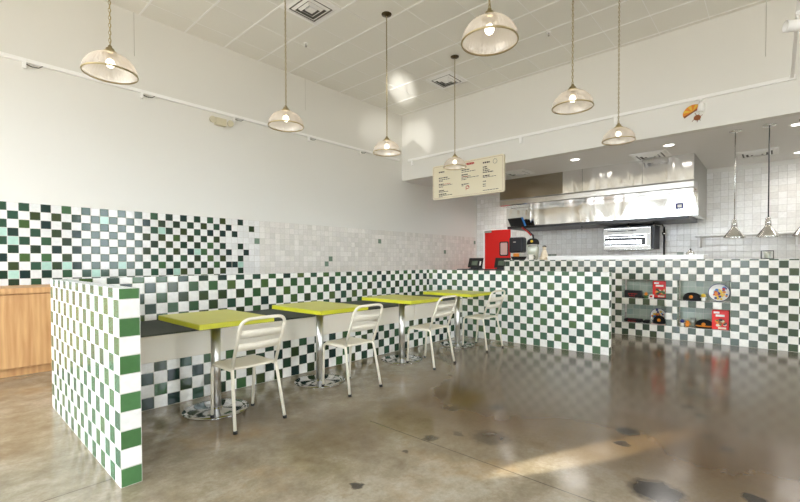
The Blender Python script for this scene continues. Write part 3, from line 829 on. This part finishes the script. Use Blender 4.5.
# ------------------------------------------------------------------ kitchen: hood
hood = thing('exhaust_hood', 'large two-tier stainless steel exhaust hood in the kitchen', 'exhaust hood', (10, 3, 2.1))
HY0, HY1 = 1.114, 4.99
XU, XL = 9.19, 9.75
m = MB()
m.box(XU, XK-.012, HY0, HY1, 2.69, ZK-.002, .004, 1); child(m.build('upper_shell', 'hood_steel'), hood)
m = MB(); m.box(XU-.003, XU-.0004, 3.475, HY1-.002, 2.70, ZK-.006); child(m.build('dark_reflection_panel', 'steel_dark_reflection'), hood)  # thin sheet added to carry the painted reflection
m = MB(); m.prism([(XU, HY0, 2.688), (XU-.012, HY0, 2.66), (XU-.012, HY0, 2.56), (XU+.03, HY0, 2.545), (XK-.012, HY0, 2.545), (XK-.012, HY0, 2.688)], (0, HY1-HY0, 0)); child(m.build('drip_lip', 'steel'), hood)
m = MB(); m.box(XL, XK-.012, HY0-.0, HY1+.12, 2.09, 2.544, .004, 1); child(m.build('lower_shell', 'hood_steel'), hood)
m = MB(); m.box(XL+.02, XK-.03, HY0+.15, HY1+.1, 2.035, 2.089); child(m.build('filter_bank', 'black'), hood)
m = MB(); m.box(XU+.004, XK-.014, HY0-.0035, HY0-.0005, 2.692, ZK-.004); m.box(XL+.004, XK-.014, HY0-.0035, HY0-.0005, 2.095, 2.6915); child(m.build('dimmed_end_panel', 'end_steel'), hood)
m = MB(); m.box(XL-.012, XL-.0005, 1.345, 1.475, 2.235, 2.345, .004, 1); dsp = child(m.build('control_panel', 'navy'), hood)
m = MB(); m.box(XL-.0135, XL-.0122, 1.37, 1.445, 2.262, 2.315); child(m.build('display', 'white_gloss'), hood)
m = MB()
for y0 in (3.06, 1.94): m.box(XU-.002, XU-.0003, y0-.002, y0+.002, 2.7, ZK-.01)
child(m.build('panel_seam', 'vent_dark'), hood)
m = MB()
for y0 in (3.35, 2.38, 1.9): m.tube([(XL+.3, y0, 2.034), (XL+.3, y0, 1.93)], .008, 8)
child(m.build('nozzle', 'steel'), hood)

# salamander broiler on the wall
sal = thing('salamander_broiler', 'stainless wall broiler with slatted front under the hood', 'broiler', (10.6, 2.5, 1.5))
SX = 10.45; y0, y1 = 2.02, 3.01; z0, z1 = 1.47, 1.97
m = MB(); m.box(SX+.02, XK-.012, y0+.02, y1-.02, z0, z1, .006, 1); child(m.build('body', 'steel'), sal)
m = MB(); m.box(SX, SX+.0195, y0+.01, y1-.01, z1-.15, z1-.02, .004, 1); child(m.build('upper_panel', 'white_gloss'), sal)
m = MB(); m.box(SX-.02, SX+.0195, y0+.18, y1-.06, z0+.13, z0+.22, .004, 1); child(m.build('drawer_front', 'steel'), sal)
m = MB(); m.box(SX+.006, SX+.0195, y0+.12, y1-.04, z0+.105, z0+.27); child(m.build('opening', 'black'), sal)
m = MB(); m.box(SX, SX+.0195, y0+.01, y1-.01, z0+.01, z0+.085, .004, 1); child(m.build('lower_panel', 'white_gloss'), sal)
m = MB(); m.box(SX, SX+.0195, y0+.01, y0+.1, z0+.09, z1-.155, .004, 1); child(m.build('side_panel', 'white_gloss'), sal)
for zz, a, c in ((z1-.075, y0+.5, y1-.1), (z1-.075, y0+.3, y0+.46), (z1-.185, y0+.14, y1-.12), (z0+.30, y0+.14, y1-.05)):
    m = MB(); m.tube([(SX-.004, a, zz), (SX-.004, c, zz)], .008, 8); child(m.build('handle_bar', 'black'), sal)
m = MB(); m.box(SX+.05, XK-.02, y0-.05, y0+.0, z0+.02, z1+.01); m.box(SX+.05, XK-.02, y0-.06, y1, z1+.001, z1+.03); child(m.build('rear_cover', 'charcoal'), sal)

# black hose pole with valve
vp = thing('gas_hose', 'black vertical hose with steel valve beside the broiler', 'hose', (10.6, 1.85, 1.4))
m = MB(); m.tube([(10.9, 1.86, 0), (10.9, 1.86, 1.98)], .02, 10); child(m.build('tube', 'black'), vp)
m = MB(); m.ball((10.9, 1.86, 1.83), .045); m.tube([(10.9, 1.86, 1.965), (10.9, 1.89, 2.012), (XK-.012, 1.9, 2.012)], .014, 10); child(m.build('valve', 'steel'), vp)

# wall shelf on the right
sh = thing('wall_shelf', 'white wall shelf with brackets behind the cone pendants', 'shelf', (10.9, .2, 1.7))
m = MB(); m.box(10.72, XK-.012, -2.0, 1.29, 1.725, 1.755, .003, 1); child(m.build('board', 'trim_white'), sh)
m = MB()
for yb in (1.19, -.3): m.box(10.76, XK-.012, yb, yb+.025, 1.50, 1.7245); 
child(m.build('bracket', 'trim_white'), sh)

# downlights
for i, (x, y) in enumerate(((8.262, 2.889), (8.306, 1.358), (8.284, -.217), (10.45, -.3))):
    t = thing('recessed_downlight', ['lit recessed downlight over the left part of the hood', 'lit recessed downlight beside the hood diffuser', 'lit recessed downlight at the right edge, close to the header', 'lit recessed downlight at the right edge, deep in the kitchen'][i], 'downlight', (x, y, ZK), 0, 'kitchen downlights')
    m = MB(); m.lathe([(.075, -.001), (.095, -.001), (.097, -.006), (.078, -.010), (.073, -.004)], 32); m.build('trim_ring', 'trim_white', t)
    m = MB(); m.lathe([(0, -.003), (.072, -.003), (.072, -.0015), (0, -.0015)], 28); m.build('lens', 'downlight', t)

# cone pendants over the counter
def cone_pendant(x, y, label):
    t = thing('cone_pendant', label, 'pendant lamp', (x, y, 0), 0, 'steel cone pendants over the counter')
    z = 1.56
    m = MB(); m.lathe([(.133, z), (.136, z+.004), (.128, z+.022), (.04, z+.150), (.038, z+.165), (.034, z+.165), (.034, z+.148), (.122, z+.020), (.130, z)], 40); m.build('cone_shade', 'steel', t)
    m = MB(); m.lathe([(0, z+.166), (.036, z+.166), (.036, z+.22), (.03, z+.232), (.03, z+.27), (.012, z+.285), (0, z+.285)], 24); m.build('neck', 'steel', t)
    m = MB(); m.tube([(0, 0, z+.28), (0, 0, ZK-.02)], .0075, 8); m.build('cord', 'black' if y < .3 else 'steel', t)
    m = MB(); m.lathe([(0, ZK-.024), (.05, ZK-.022), (.075, ZK-.012), (.078, ZK-.001), (0, ZK-.001)], 28); m.build('ceiling_canopy', 'steel', t)
    m = MB(); m.ball((0, 0, z+.06), .03); m.build('bulb', 'white_gloss', t)
cone_pendant(8.092, .471, 'steel cone pendant nearest the hood, on a silver cord')
cone_pendant(8.067, .087, 'steel cone pendant second from the hood, on a black cord')
cone_pendant(8.05, -.297, 'steel cone pendant cut off by the right edge of the view')

# red door in the kitchen back wall
m = MB(); m.box(XK-.035, XK-.001, DOOR[0]+.01, DOOR[1]-.06, 0.004, DOOR[2]-.03, .003, 1)
d1 = struct('door_1', m, 'red')
m = MB(); m.prism(rrect(5.70, 5.985, 1.37, 1.79, .05, XK-.040), (.0045, 0, 0)); child(m.build('window_frame', 'black'), d1)
m = MB(); m.prism(rrect(5.735, 5.95, 1.405, 1.755, .03, XK-.0425), (.002, 0, 0)); child(m.build('pane', 'pink'), d1)
m = MB(); m.box(XK-.09, XK-.036, 6.22, 6.46, 2.06, 2.125, .006, 1); child(m.build('door_closer', 'steel'), d1)
m = MB(); m.box(XK-.03, XK+.0, DOOR[1]-.058, DOOR[1], 0, DOOR[2]); m.box(XK-.03, XK+.0, DOOR[0], DOOR[1]-.058, DOOR[2]-.028, DOOR[2]); struct('trim_4', m, 'trim_white')

# towel dispenser
td = thing('towel_dispenser', 'black paper towel dispenser on the wall right of the red door', 'dispenser', (10.9, 5.35, 1.6))
m = MB(); m.box(XK-.26, XK-.012, 5.16, 5.58, 1.455, 1.885, .05, 4); child(m.build('cover', 'charcoal'), td)
m = MB(); m.box(XK-.267, XK-.2605, 5.36, 5.44, 1.74, 1.76); child(m.build('badge', 'steel'), td)
m = MB(); m.box(XK-.22, XK-.1, 5.24, 5.5, 1.435, 1.4545); child(m.build('paper_slot', 'white_gloss'), td)

# hanging kitchen monitor on an arm
mon = thing('kitchen_monitor', 'tilted black kitchen screen hung below the left end of the hood', 'monitor', (9.8, 4.85, 2.2))
k_ = .968
def mq(pts): return [(x*k_, y*k_, H+(z-H)*k_) for x, y, z in pts]
m = MB(); m.prism(mq([(9.80, 5.10, 2.29), (9.80, 4.74, 2.30), (9.66, 4.58, 2.075), (9.66, 4.94, 2.085)]), (.03, 0, .015)); child(m.build('housing', 'black'), mon)
m = MB(); m.prism(mq([(9.80, 4.735, 2.303), (9.80, 4.70, 2.300), (9.66, 4.545, 2.075), (9.66, 4.576, 2.078)]), (.03, 0, .015)); child(m.build('edge', 'blue'), mon)
m = MB(); m.tube([(9.44, 4.53, 2.06), (9.5, 4.42, 1.95), (9.53, 4.30, 1.83), (9.53, 4.28, 1.70), (9.53, 4.28, 0.0)], [.02, .02, .022, .02, .02], 10); child(m.build('arm', 'charcoal'), mon)
m = MB(); m.tube([(9.42, 4.53, 2.03), (9.48, 4.41, 1.92), (9.50, 4.33, 1.83)], .018, 8); child(m.build('cable_wrap', 'red_ink'), mon)

# POS tablets on the till counter
def tablet(x, y, rz, label):
    t = thing('till_tablet', label, 'tablet', (x, y, 1.0455), rz, 'till tablets')
    m = MB(); m.box(-.13, .13, -.05, .16, 0, .012, .004, 1); m.build('base', 'black', t)
    m = MB(); m.prism([(-.11, -.01, .012), (.11, -.01, .012), (.11, .13, .012), (.11, .10, .07), (-.11, .10, .07), (-.11, .13, .012)][:3]+[(-.11, .13, .012)], (0, .0, .02)); m.build('stand', 'black', t)
    mt = Matrix.Translation((0, .03, .14)) @ Matrix.Rotation(math.radians(-22), 4, 'X')
    m = MB(); m.box(-.175, .175, -.012, .012, -.115, .115, .008, 2); m.move(mt); s = m.build('screen_frame', 'black', t)
    m = MB(); m.box(-.09, .055, -.0155, -.0125, -.065, .04); m.move(mt); m.build('screen', 'screen', t)
    m = MB(); m.box(.105, .14, -.0155, -.0125, -.07, .03); m.move(mt); m.build('card_reader', 'white_gloss', t)
tablet(8.2, 5.07, -PI/2+.1, 'black till tablet on a stand left of the red door')
tablet(8.2, 4.40, -PI/2+.1, 'black till tablet half hidden behind the counter end')

# ------------------------------------------------------------------ things on the counter top
CTZ = CT*P+.001
def baseball_cap(loc, rz, label, emblem='orange', r=.1, group=None, name='baseball_cap', band=None):
    t = thing(name, label, 'cap', loc, rz, group)
    m = MB(); m.lathe([(r*1.0, 0), (r*1.02, .03), (r*.96, .06), (r*.8, .092), (r*.5, .112), (r*.15, .119), (.0, .12)], 28); m.build('crown', 'cloth_black', t)
    m = MB(); pts = []                                  # visor towards -x
    k = 14; up = []; lo = []
    for i in range(k+1):
        a = PI/2+PI*i/k
        inn = Vector((r*.98*math.cos(a), r*.98*math.sin(a), .012)); f = (math.sin(PI*i/k))**.6
        ou = Vector((r*.98*math.cos(a)-.075*f, r*1.0*math.sin(a), .010-.008*abs(math.sin(a))**2))
        up.append((inn, ou))
    for (a0, b0), (a1, b1) in zip(up, up[1:]):
        if (a0-a1).length < 1e-6: continue
        vs = [m.bm.verts.new(c) for c in (a0, b0, b1, a1)]; m.bm.faces.new(vs)
    bmesh.ops.remove_doubles(m.bm, verts=m.bm.verts, dist=1e-5)
    v = m.build('visor', 'cloth_black', t); sd = v.modifiers.new('thick', 'SOLIDIFY'); sd.thickness = .004
    m = MB(); m.lathe([(0, .0), (.026, .0), (.026, .006), (0, .006)], 16, axis='X'); m.move(Matrix.Translation((-r*.985, 0, .058)) @ Matrix.Rotation(math.radians(12), 4, 'Y')); m.build('emblem', emblem, t)
    if band:
        m = MB(); m.tube([(-r*1.02*math.cos(a), r*1.02*math.sin(a), .028) for a in [(-1.1+2.2*i/12) for i in range(13)]], .011, 6); m.build('band', band, t)
    return t
# glass jar wearing a cap
jx, jy = 7.9, 3.564
jar = thing('glass_jar', 'large clear glass jar on the counter under a black cap', 'jar', (jx, jy, CTZ))
m = MB(); m.lathe([(0, .002), (.075, .002), (.09, .012), (.10, .06), (.115, .19), (.115, .24), (.10, .275), (.09, .285), (.086, .275), (.108, .235), (.108, .19), (.094, .06), (.082, .02), (0, .012)], 36); m.build('vessel', 'glass', jar)
m = MB(); m.lathe([(0, .286), (.096, .286), (.10, .296), (.096, .308), (0, .308)], 28); m.build('lid', 'white_gloss', jar)
m = MB(); m.lathe([(0, .013), (.078, .021), (.088, .06), (.09, .10), (0, .10)], 24); m.build('contents', 'cream_gloss', jar)
baseball_cap((jx, jy, CTZ+.309), .2, 'black cap with yellow emblem sitting on the glass jar', 'yellow', .115, 'caps for sale')
# mug with handle
mug = thing('white_mug', 'white mug in front of the glass jar', 'mug', (7.74, 3.53, CTZ))
m = MB(); m.lathe([(0, .002), (.045, .002), (.047, .01), (.047, .105), (.043, .105), (.043, .012), (0, .012)], 28); m.build('cup', 'white_gloss', mug)
m = MB(); m.tube([(.0, -.045-.036*math.sin(PI*i/8), .055-.036*math.cos(PI*i/8)) for i in range(9)], .007, 8); m.build('handle', 'charcoal', mug)
# cream figurine with dark hair
fg = thing('figurine', 'small cream seated figurine with dark top beside the jar', 'figurine', (7.82, 3.30, CTZ))
m = MB(); m.lathe([(0, 0), (.075, 0), (.08, .02), (.07, .08), (.052, .14), (.038, .185), (.03, .2), (.0, .202)], 24); m.ball((-.06, .04, .035), .035, (1.2, .8, .7)); m.ball((-.06, -.045, .035), .035, (1.2, .8, .7)); m.build('body', 'cream_gloss', fg)
m = MB(); m.ball((0, 0, .232), .038, (1, 1, 1.05)); m.build('head', 'cream_gloss', fg)
m = MB(); m.ball((.006, 0, .250), .037, (1, 1.05, .75)); m.build('hair', 'cloth_black', fg)
# black tub with orange item
tub = thing('snack_basket', 'low black basket holding an orange pack at the counter end', 'basket', (7.85, 3.84, CTZ))
m = MB(); m.lathe([(0, .002), (.12, .002), (.15, .06), (.155, .07), (.145, .07), (.115, .012), (0, .012)], 28); m.build('bowl', 'cloth_black', tub)
pk = MB(); pk.box(7.76, 7.80, 3.80, 3.92, CTZ+.035, CTZ+.135, .01, 2)
tag(pk.build('snack_pack', 'orange'), 'orange pack standing in the low black basket', 'pack')
# dome lid and caddy further right
dl = thing('cloche_lid', 'round steel lid standing on the quartz shelf', 'lid', (7.95, 1.0, CT*P+.0725))
m = MB(); m.lathe([(.055, 0), (.058, .004), (.054, .03), (.04, .055), (.018, .068), (0, .071)], 28); m.build('dome', 'chrome', dl)
m = MB(); m.lathe([(0, .070), (.006, .071), (.006, .08), (.012, .084), (.010, .094), (0, .096)], 14); m.build('knob', 'black', dl)
ca = thing('wire_caddy', 'small black wire caddy with glass on the counter below the cone pendants', 'caddy', (7.9, .09, CTZ))
m = MB()
for z in (.004, .115):
    m.tube([(-.05, -.065, z), (.05, -.065, z), (.05, .065, z), (-.05, .065, z), (-.05, -.065, z)], .005, 6)
for x, y in ((-.05, -.065), (.05, -.065), (.05, .065), (-.05, .065)): m.tube([(x, y, .0), (x, y, .12)], .005, 6)
m.build('wire_frame', 'black', ca)
m = MB(); m.lathe([(0, .006), (.032, .006), (.036, .10), (.033, .10), (.029, .012), (0, .012)], 20); m.build('glass_cup', 'glass', ca)

# ------------------------------------------------------------------ merchandise in the niches
XN = XC+.06
Z1, Z2 = 2*P+.0015, 6*P+.0015
def redbox(y, z, w_, h_, label, dx=.0):
    t = thing('red_gift_box', label, 'box', (XN+dx, y, z), 0, 'red printed boxes in the niches')
    m = MB(); m.box(0, .06, -w_/2, w_/2, 0, h_, .003, 1); m.build('carton', 'red', t)
    m = MB(); m.box(-.0015, -.0002, .01, w_/2-.02, h_*.82, h_*.92); m.box(-.0015, -.0002, -.05, .055, h_*.66, h_*.77); m.build('white_lettering', 'white_gloss', t)
    r_ = random.Random(int(y*100)); k = 0
    for mt in ('orange', 'yellow', 'brown', 'green_print', 'cream_gloss', 'ink'):
        m = MB(); z0 = 0
        for q in range(3):
            cy = r_.uniform(-w_/2+.03, w_/2-.05); cz = r_.uniform(.04, h_*.5); rr = r_.uniform(.012, .03)
            k += 1
            d_ = -.0006-.0003*k
            m.prism([(d_, cy+rr*math.cos(a*PI/5), cz+rr*.8*math.sin(a*PI/5)) for a in range(10)], (.0002, 0, 0))
        m.build('printed_picture', mt, t)
    m = MB(); m.box(-.0075, -.0065, -w_/2+.03, w_/2-.075, .01, .035); m.build('picture_base', 'cream_gloss', t)
    return t
redbox(1.375, Z2+.02, .195, .265, 'red printed gift box in the upper niche near the low wall', .03)
redbox(.60, Z1, .20, .285, 'red printed gift box in the lower niche near the right end', .02)
m = MB(); m.box(XN+.10, XN+.20, 1.28, 1.66, Z2, Z2+.018, .003, 1)
tag(m.build('display_tray', 'black'), 'flat black tray at the foot of the upper red box', 'tray')
bx = thing('black_tin', 'black box with red lettering at the left of the upper niche', 'box', (XN+.05, 1.76, Z2))
m = MB(); m.box(0, .09, -.12, .125, 0, .118, .004, 1); m.build('carton', 'black', bx)
m = MB()
for q in range(9): m.box(-.002, -.0003, .06-.015*q, .071-.015*q, .05+.004*(q % 3), .068)
for q in range(4): m.box(-.002, -.0003, .04-.022*q, .055-.022*q, .022, .034)
m.build('red_lettering', 'red_ink', bx)
# small toy: orange star bird
def toy(y, z, c1, c2, h_, label, dx=.0):
    t = thing('toy_figure', label, 'toy', (XN+dx, y, z), 0, 'small toy figures in the niches')
    m = MB(); m.lathe([(0, 0), (.022, 0), (.026, h_*.2), (.018, h_*.5), (0, h_*.55)], 16); m.build('body', c1, t)
    m = MB(); m.ball((0, 0, h_*.72), h_*.26); m.build('head', c2, t)
    m = MB(); m.tube([(-.004, -.04, h_*.5), (0, 0, h_*.38), (-.004, .04, h_*.5)], .008, 8); m.build('arms', c1, t)
toy(1.56, Z2, 'green_print', 'orange', .10, 'orange and green toy figure beside the white card')
cd = thing('price_card', 'small white card with red mark in front of the upper red box', 'card', (XN+.0, 1.49, Z2+.0))
m = MB(); m.prism([(.0, -.04, 0), (.0, .035, 0), (.018, .035, .065), (.018, -.04, .065)], (.003, 0, 0)); m.build('panel', 'white_gloss', cd)
m = MB(); m.prism([(.0035, -.02, .02), (.0035, .018, .02), (.0125, .018, .052), (.0125, -.02, .052)], (-.002, 0, 0)); m.build('red_mark', 'red_ink', cd)
# lower left niche
baseball_cap((XN+.08, 1.385, Z1+.0125), .1, 'black cap with orange emblem, right in the lower left niche', 'orange', .085, 'caps for sale')
cp2 = thing('folded_shirt', 'folded black shirt with red print in the lower left niche', 'shirt', (XN+.1, 1.76, Z1))
m = MB(); m.box(-.08, .08, -.13, .13, 0, .05, .018, 3); m.build('cloth', 'cloth_black', cp2)
m = MB(); m.prism([(-.081, -.05, .012), (-.081, .07, .012), (-.066, .07, .049), (-.066, -.05, .049)], (-.001, 0, .002)); m.build('print', 'red_ink', cp2)
m = MB(); m.box(XN+.02, XN+.2, 1.51, 1.61, Z1, Z1+.042, .012, 2)
tag(m.build('folded_apron', 'cloth_black'), 'folded black cloth between the shirt and the little bottle', 'cloth')
bt = thing('glass_bottle', 'tiny clear bottle in the lower left niche', 'bottle', (XN+.02, 1.487, Z1))
m = MB(); m.lathe([(0, .001), (.018, .001), (.02, .05), (.008, .07), (.008, .085), (0, .085)], 18); m.build('vessel', 'glass', bt)
m = MB(); m.lathe([(0, .0855), (.009, .0855), (.009, .1), (0, .1)], 14); m.build('stopper', 'white_gloss', bt)
m = MB(); m.box(XN-.04, XN+.19, 1.285, 1.475, Z1, Z1+.012, .003, 1)
tag(m.build('pink_tray', 'pink'), 'pale pink tray under the cap of the lower left niche', 'tray')
def plate(x, y, z, r, label):
    t = thing('painted_plate', label, 'plate', (x, y, z), 0, 'painted plates in the niches')
    tilt = Matrix.Translation((0, 0, r*1.035)) @ Matrix.Rotation(math.radians(6), 4, 'Y') @ Matrix.Rotation(-PI/2, 4, 'Y')
    m = MB(); m.lathe([(0, .0), (r*.6, .0), (r*.95, .014), (r, .016), (r*.97, .009), (r*.6, -.006), (0, -.006)], 40); m.move(tilt); m.build('dish', 'white_gloss', t)
    m = MB(); m.prism([(r*.48*math.cos(a*PI/8)-.004, r*.42*math.sin(a*PI/8)+r*.1, .0004) for a in range(16)], (0, 0, .0003)); m.move(tilt); m.build('painted_centre', 'yellow', t)
    r_ = random.Random(int(x*1000+y*77)); k = 0
    for mt, n_ in (('blue', 9), ('yellow', 7), ('navy', 6), ('red_ink', 4), ('orange', 6)):
        for q in range(n_):
            m = MB()
            a = r_.uniform(0, 2*PI); d = r*r_.uniform(.1, .8); rr = r*r_.uniform(.07, .2); k += 1
            zz = (.0008 if d+rr < r*.6 else .0145)+.0002*k
            m.prism([(d*math.cos(a)+rr*math.cos(b*PI/4), d*math.sin(a)+rr*math.sin(b*PI/4), zz) for b in range(8)], (0, 0, .0003))
            m.move(tilt); m.build('painted_motif', mt, t)
    m = MB(); m.tube([(r*1.0*math.cos(a*PI/20), r*1.0*math.sin(a*PI/20), .014) for a in range(41)], .004, 6, caps=False); m.move(tilt); m.build('rim', 'navy', t)
plate(XN+.205, 1.42, Z1, .115, 'painted plate behind the cap of the lower left niche')
plate(XN+.09, .622, Z2, .128, 'big round painted plate in the upper right niche')
baseball_cap((XN+.09, .955, Z2), 0, 'black cap with orange emblem in the upper right niche', 'orange', .115, 'caps for sale')
toy(.805, Z2, 'white_gloss', 'yellow', .115, 'white and yellow toy figure between the cap and the big plate', .02)
toy(1.07, Z1, 'white_gloss', 'navy', .11, 'white toy figure with dark head in the lower right niche', .04)
toy(1.005, Z1, 'orange', 'orange', .10, 'all orange toy figure in the lower right niche', .03)
baseball_cap((XN+.12, .80, Z1), 0, 'black cap with an orange band in the lower right niche', 'orange', .11, 'caps for sale', band='orange')
gt = thing('glass_tumbler', 'clear glass tumbler behind the orange toy figure', 'glass', (XN+.16, .945, Z1))
m = MB(); m.lathe([(0, .001), (.03, .001), (.038, .13), (.035, .13), (.028, .008), (0, .008)], 24); m.build('vessel', 'glass', gt)

# ------------------------------------------------------------------ light
def area(name, loc, target, sx, sy, power, col=(1, 1, 1)):
    l = bpy.data.lights.new(name, 'AREA'); l.shape = 'RECTANGLE'; l.size = sx; l.size_y = sy; l.energy = power; l.color = col
    o = bpy.data.objects.new(name, l); COL.objects.link(o); o.location = loc
    o.rotation_euler = (Vector(target)-Vector(loc)).to_track_quat('-Z', 'Y').to_euler(); return o
def spotl(name, loc, target, power, ang, blend, rad=.03, col=(1, 1, 1)):
    l = bpy.data.lights.new(name, 'SPOT'); l.energy = power; l.spot_size = math.radians(ang); l.spot_blend = blend; l.shadow_soft_size = rad; l.color = col
    o = bpy.data.objects.new(name, l); COL.objects.link(o); o.location = loc
    o.rotation_euler = (Vector(target)-Vector(loc)).to_track_quat('-Z', 'Y').to_euler(); return o
for x, y in ((8.262, 2.889), (8.306, 1.358), (8.284, -.217), (10.45, -.3), (8.28, 4.45), (10.45, 5.5), (8.28, -1.8), (10.45, -1.8)):  # beams without a fixture are added to brighten the kitchen
    spotl('kitchen_beam', (x, y, ZK-.012), (x, y, 0), 52 if x < 9 else 46, 160, .8, .28, (1, .96, .91))
# daylight
wd = bpy.data.worlds.new('daylight'); SC.world = wd; wd.use_nodes = True
wn_ = wd.node_tree; bg = wn_.nodes['Background']
tcw = N(wn_, 'ShaderNodeTexCoord'); sw_ = N(wn_, 'ShaderNodeSeparateXYZ'); L(wn_, tcw.outputs['Generated'], sw_.inputs[0])
rw = N(wn_, 'ShaderNodeValToRGB'); L(wn_, M(wn_, 'ADD', M(wn_, 'MULTIPLY', sw_.outputs[2], .5), .5), rw.inputs[0])
er = rw.color_ramp.elements
er[0].position = .40; er[0].color = (.33, .31, .28, 1)
er[1].position = .54; er[1].color = (.83, .915, 1.0, 1)
L(wn_, rw.outputs[0], bg.inputs[0]); bg.inputs[1].default_value = 10.2
# spotlights added inside the room to imitate a sun streak and glints
spotl('glint_spot_floor', (-2.7, 3.63, .78), (2.75, .86, 0), 14000, 2.3, .7, .012, (1, .93, .78))
spotl('glint_spot_ceiling', (-2.5, -.6, .7), (6.45, 5.72, 4.735), 9000, 3.2, .9, .04, (1, .98, .94))
spotl('glint_spot_wall', (-2.5, -.6, .7), (6.75, 6.76, 4.2), 1500, 4.2, .9, .04, (1, .98, .94))
spotl('glint_spot_header', (-2.5, -.6, .7), (7.62, 6.3, 4.1), 2600, 4.6, .9, .04, (1, .98, .94))

# ------------------------------------------------------------------ camera
q = dict(f=419.0714, yaw=.731, pitch=-.0173, roll=.0025, cy=268.8785)
c, s = math.cos(q['yaw']), math.sin(q['yaw'])
fw = Vector((c*math.cos(q['pitch']), s*math.cos(q['pitch']), math.sin(q['pitch'])))
rt = Vector((s, -c, 0)); up = rt.cross(fw)
r2 = rt*math.cos(q['roll'])-up*math.sin(q['roll']); u2 = rt*math.sin(q['roll'])+up*math.cos(q['roll'])
cam = bpy.data.cameras.new('camera'); co = bpy.data.objects.new('camera', cam); COL.objects.link(co)
co.matrix_world = Matrix(((r2.x, u2.x, -fw.x, 0), (r2.y, u2.y, -fw.y, 0), (r2.z, u2.z, -fw.z, H), (0, 0, 0, 1)))
cam.sensor_width = 36; cam.lens = q['f']*36/800; cam.shift_y = (q['cy']-251)/800; cam.clip_start = .02
SC.camera = co
SC.view_settings.view_transform = 'Standard'; SC.view_settings.look = 'None'; SC.view_settings.gamma = 1
SC.view_settings.use_curve_mapping = False; SC.view_settings.exposure = 0.32
SC.cycles.max_bounces = 10; SC.cycles.diffuse_bounces = 6; SC.cycles.transparent_max_bounces = 12
SC.cycles.sample_clamp_indirect = 6
SC.cycles.use_denoising = True
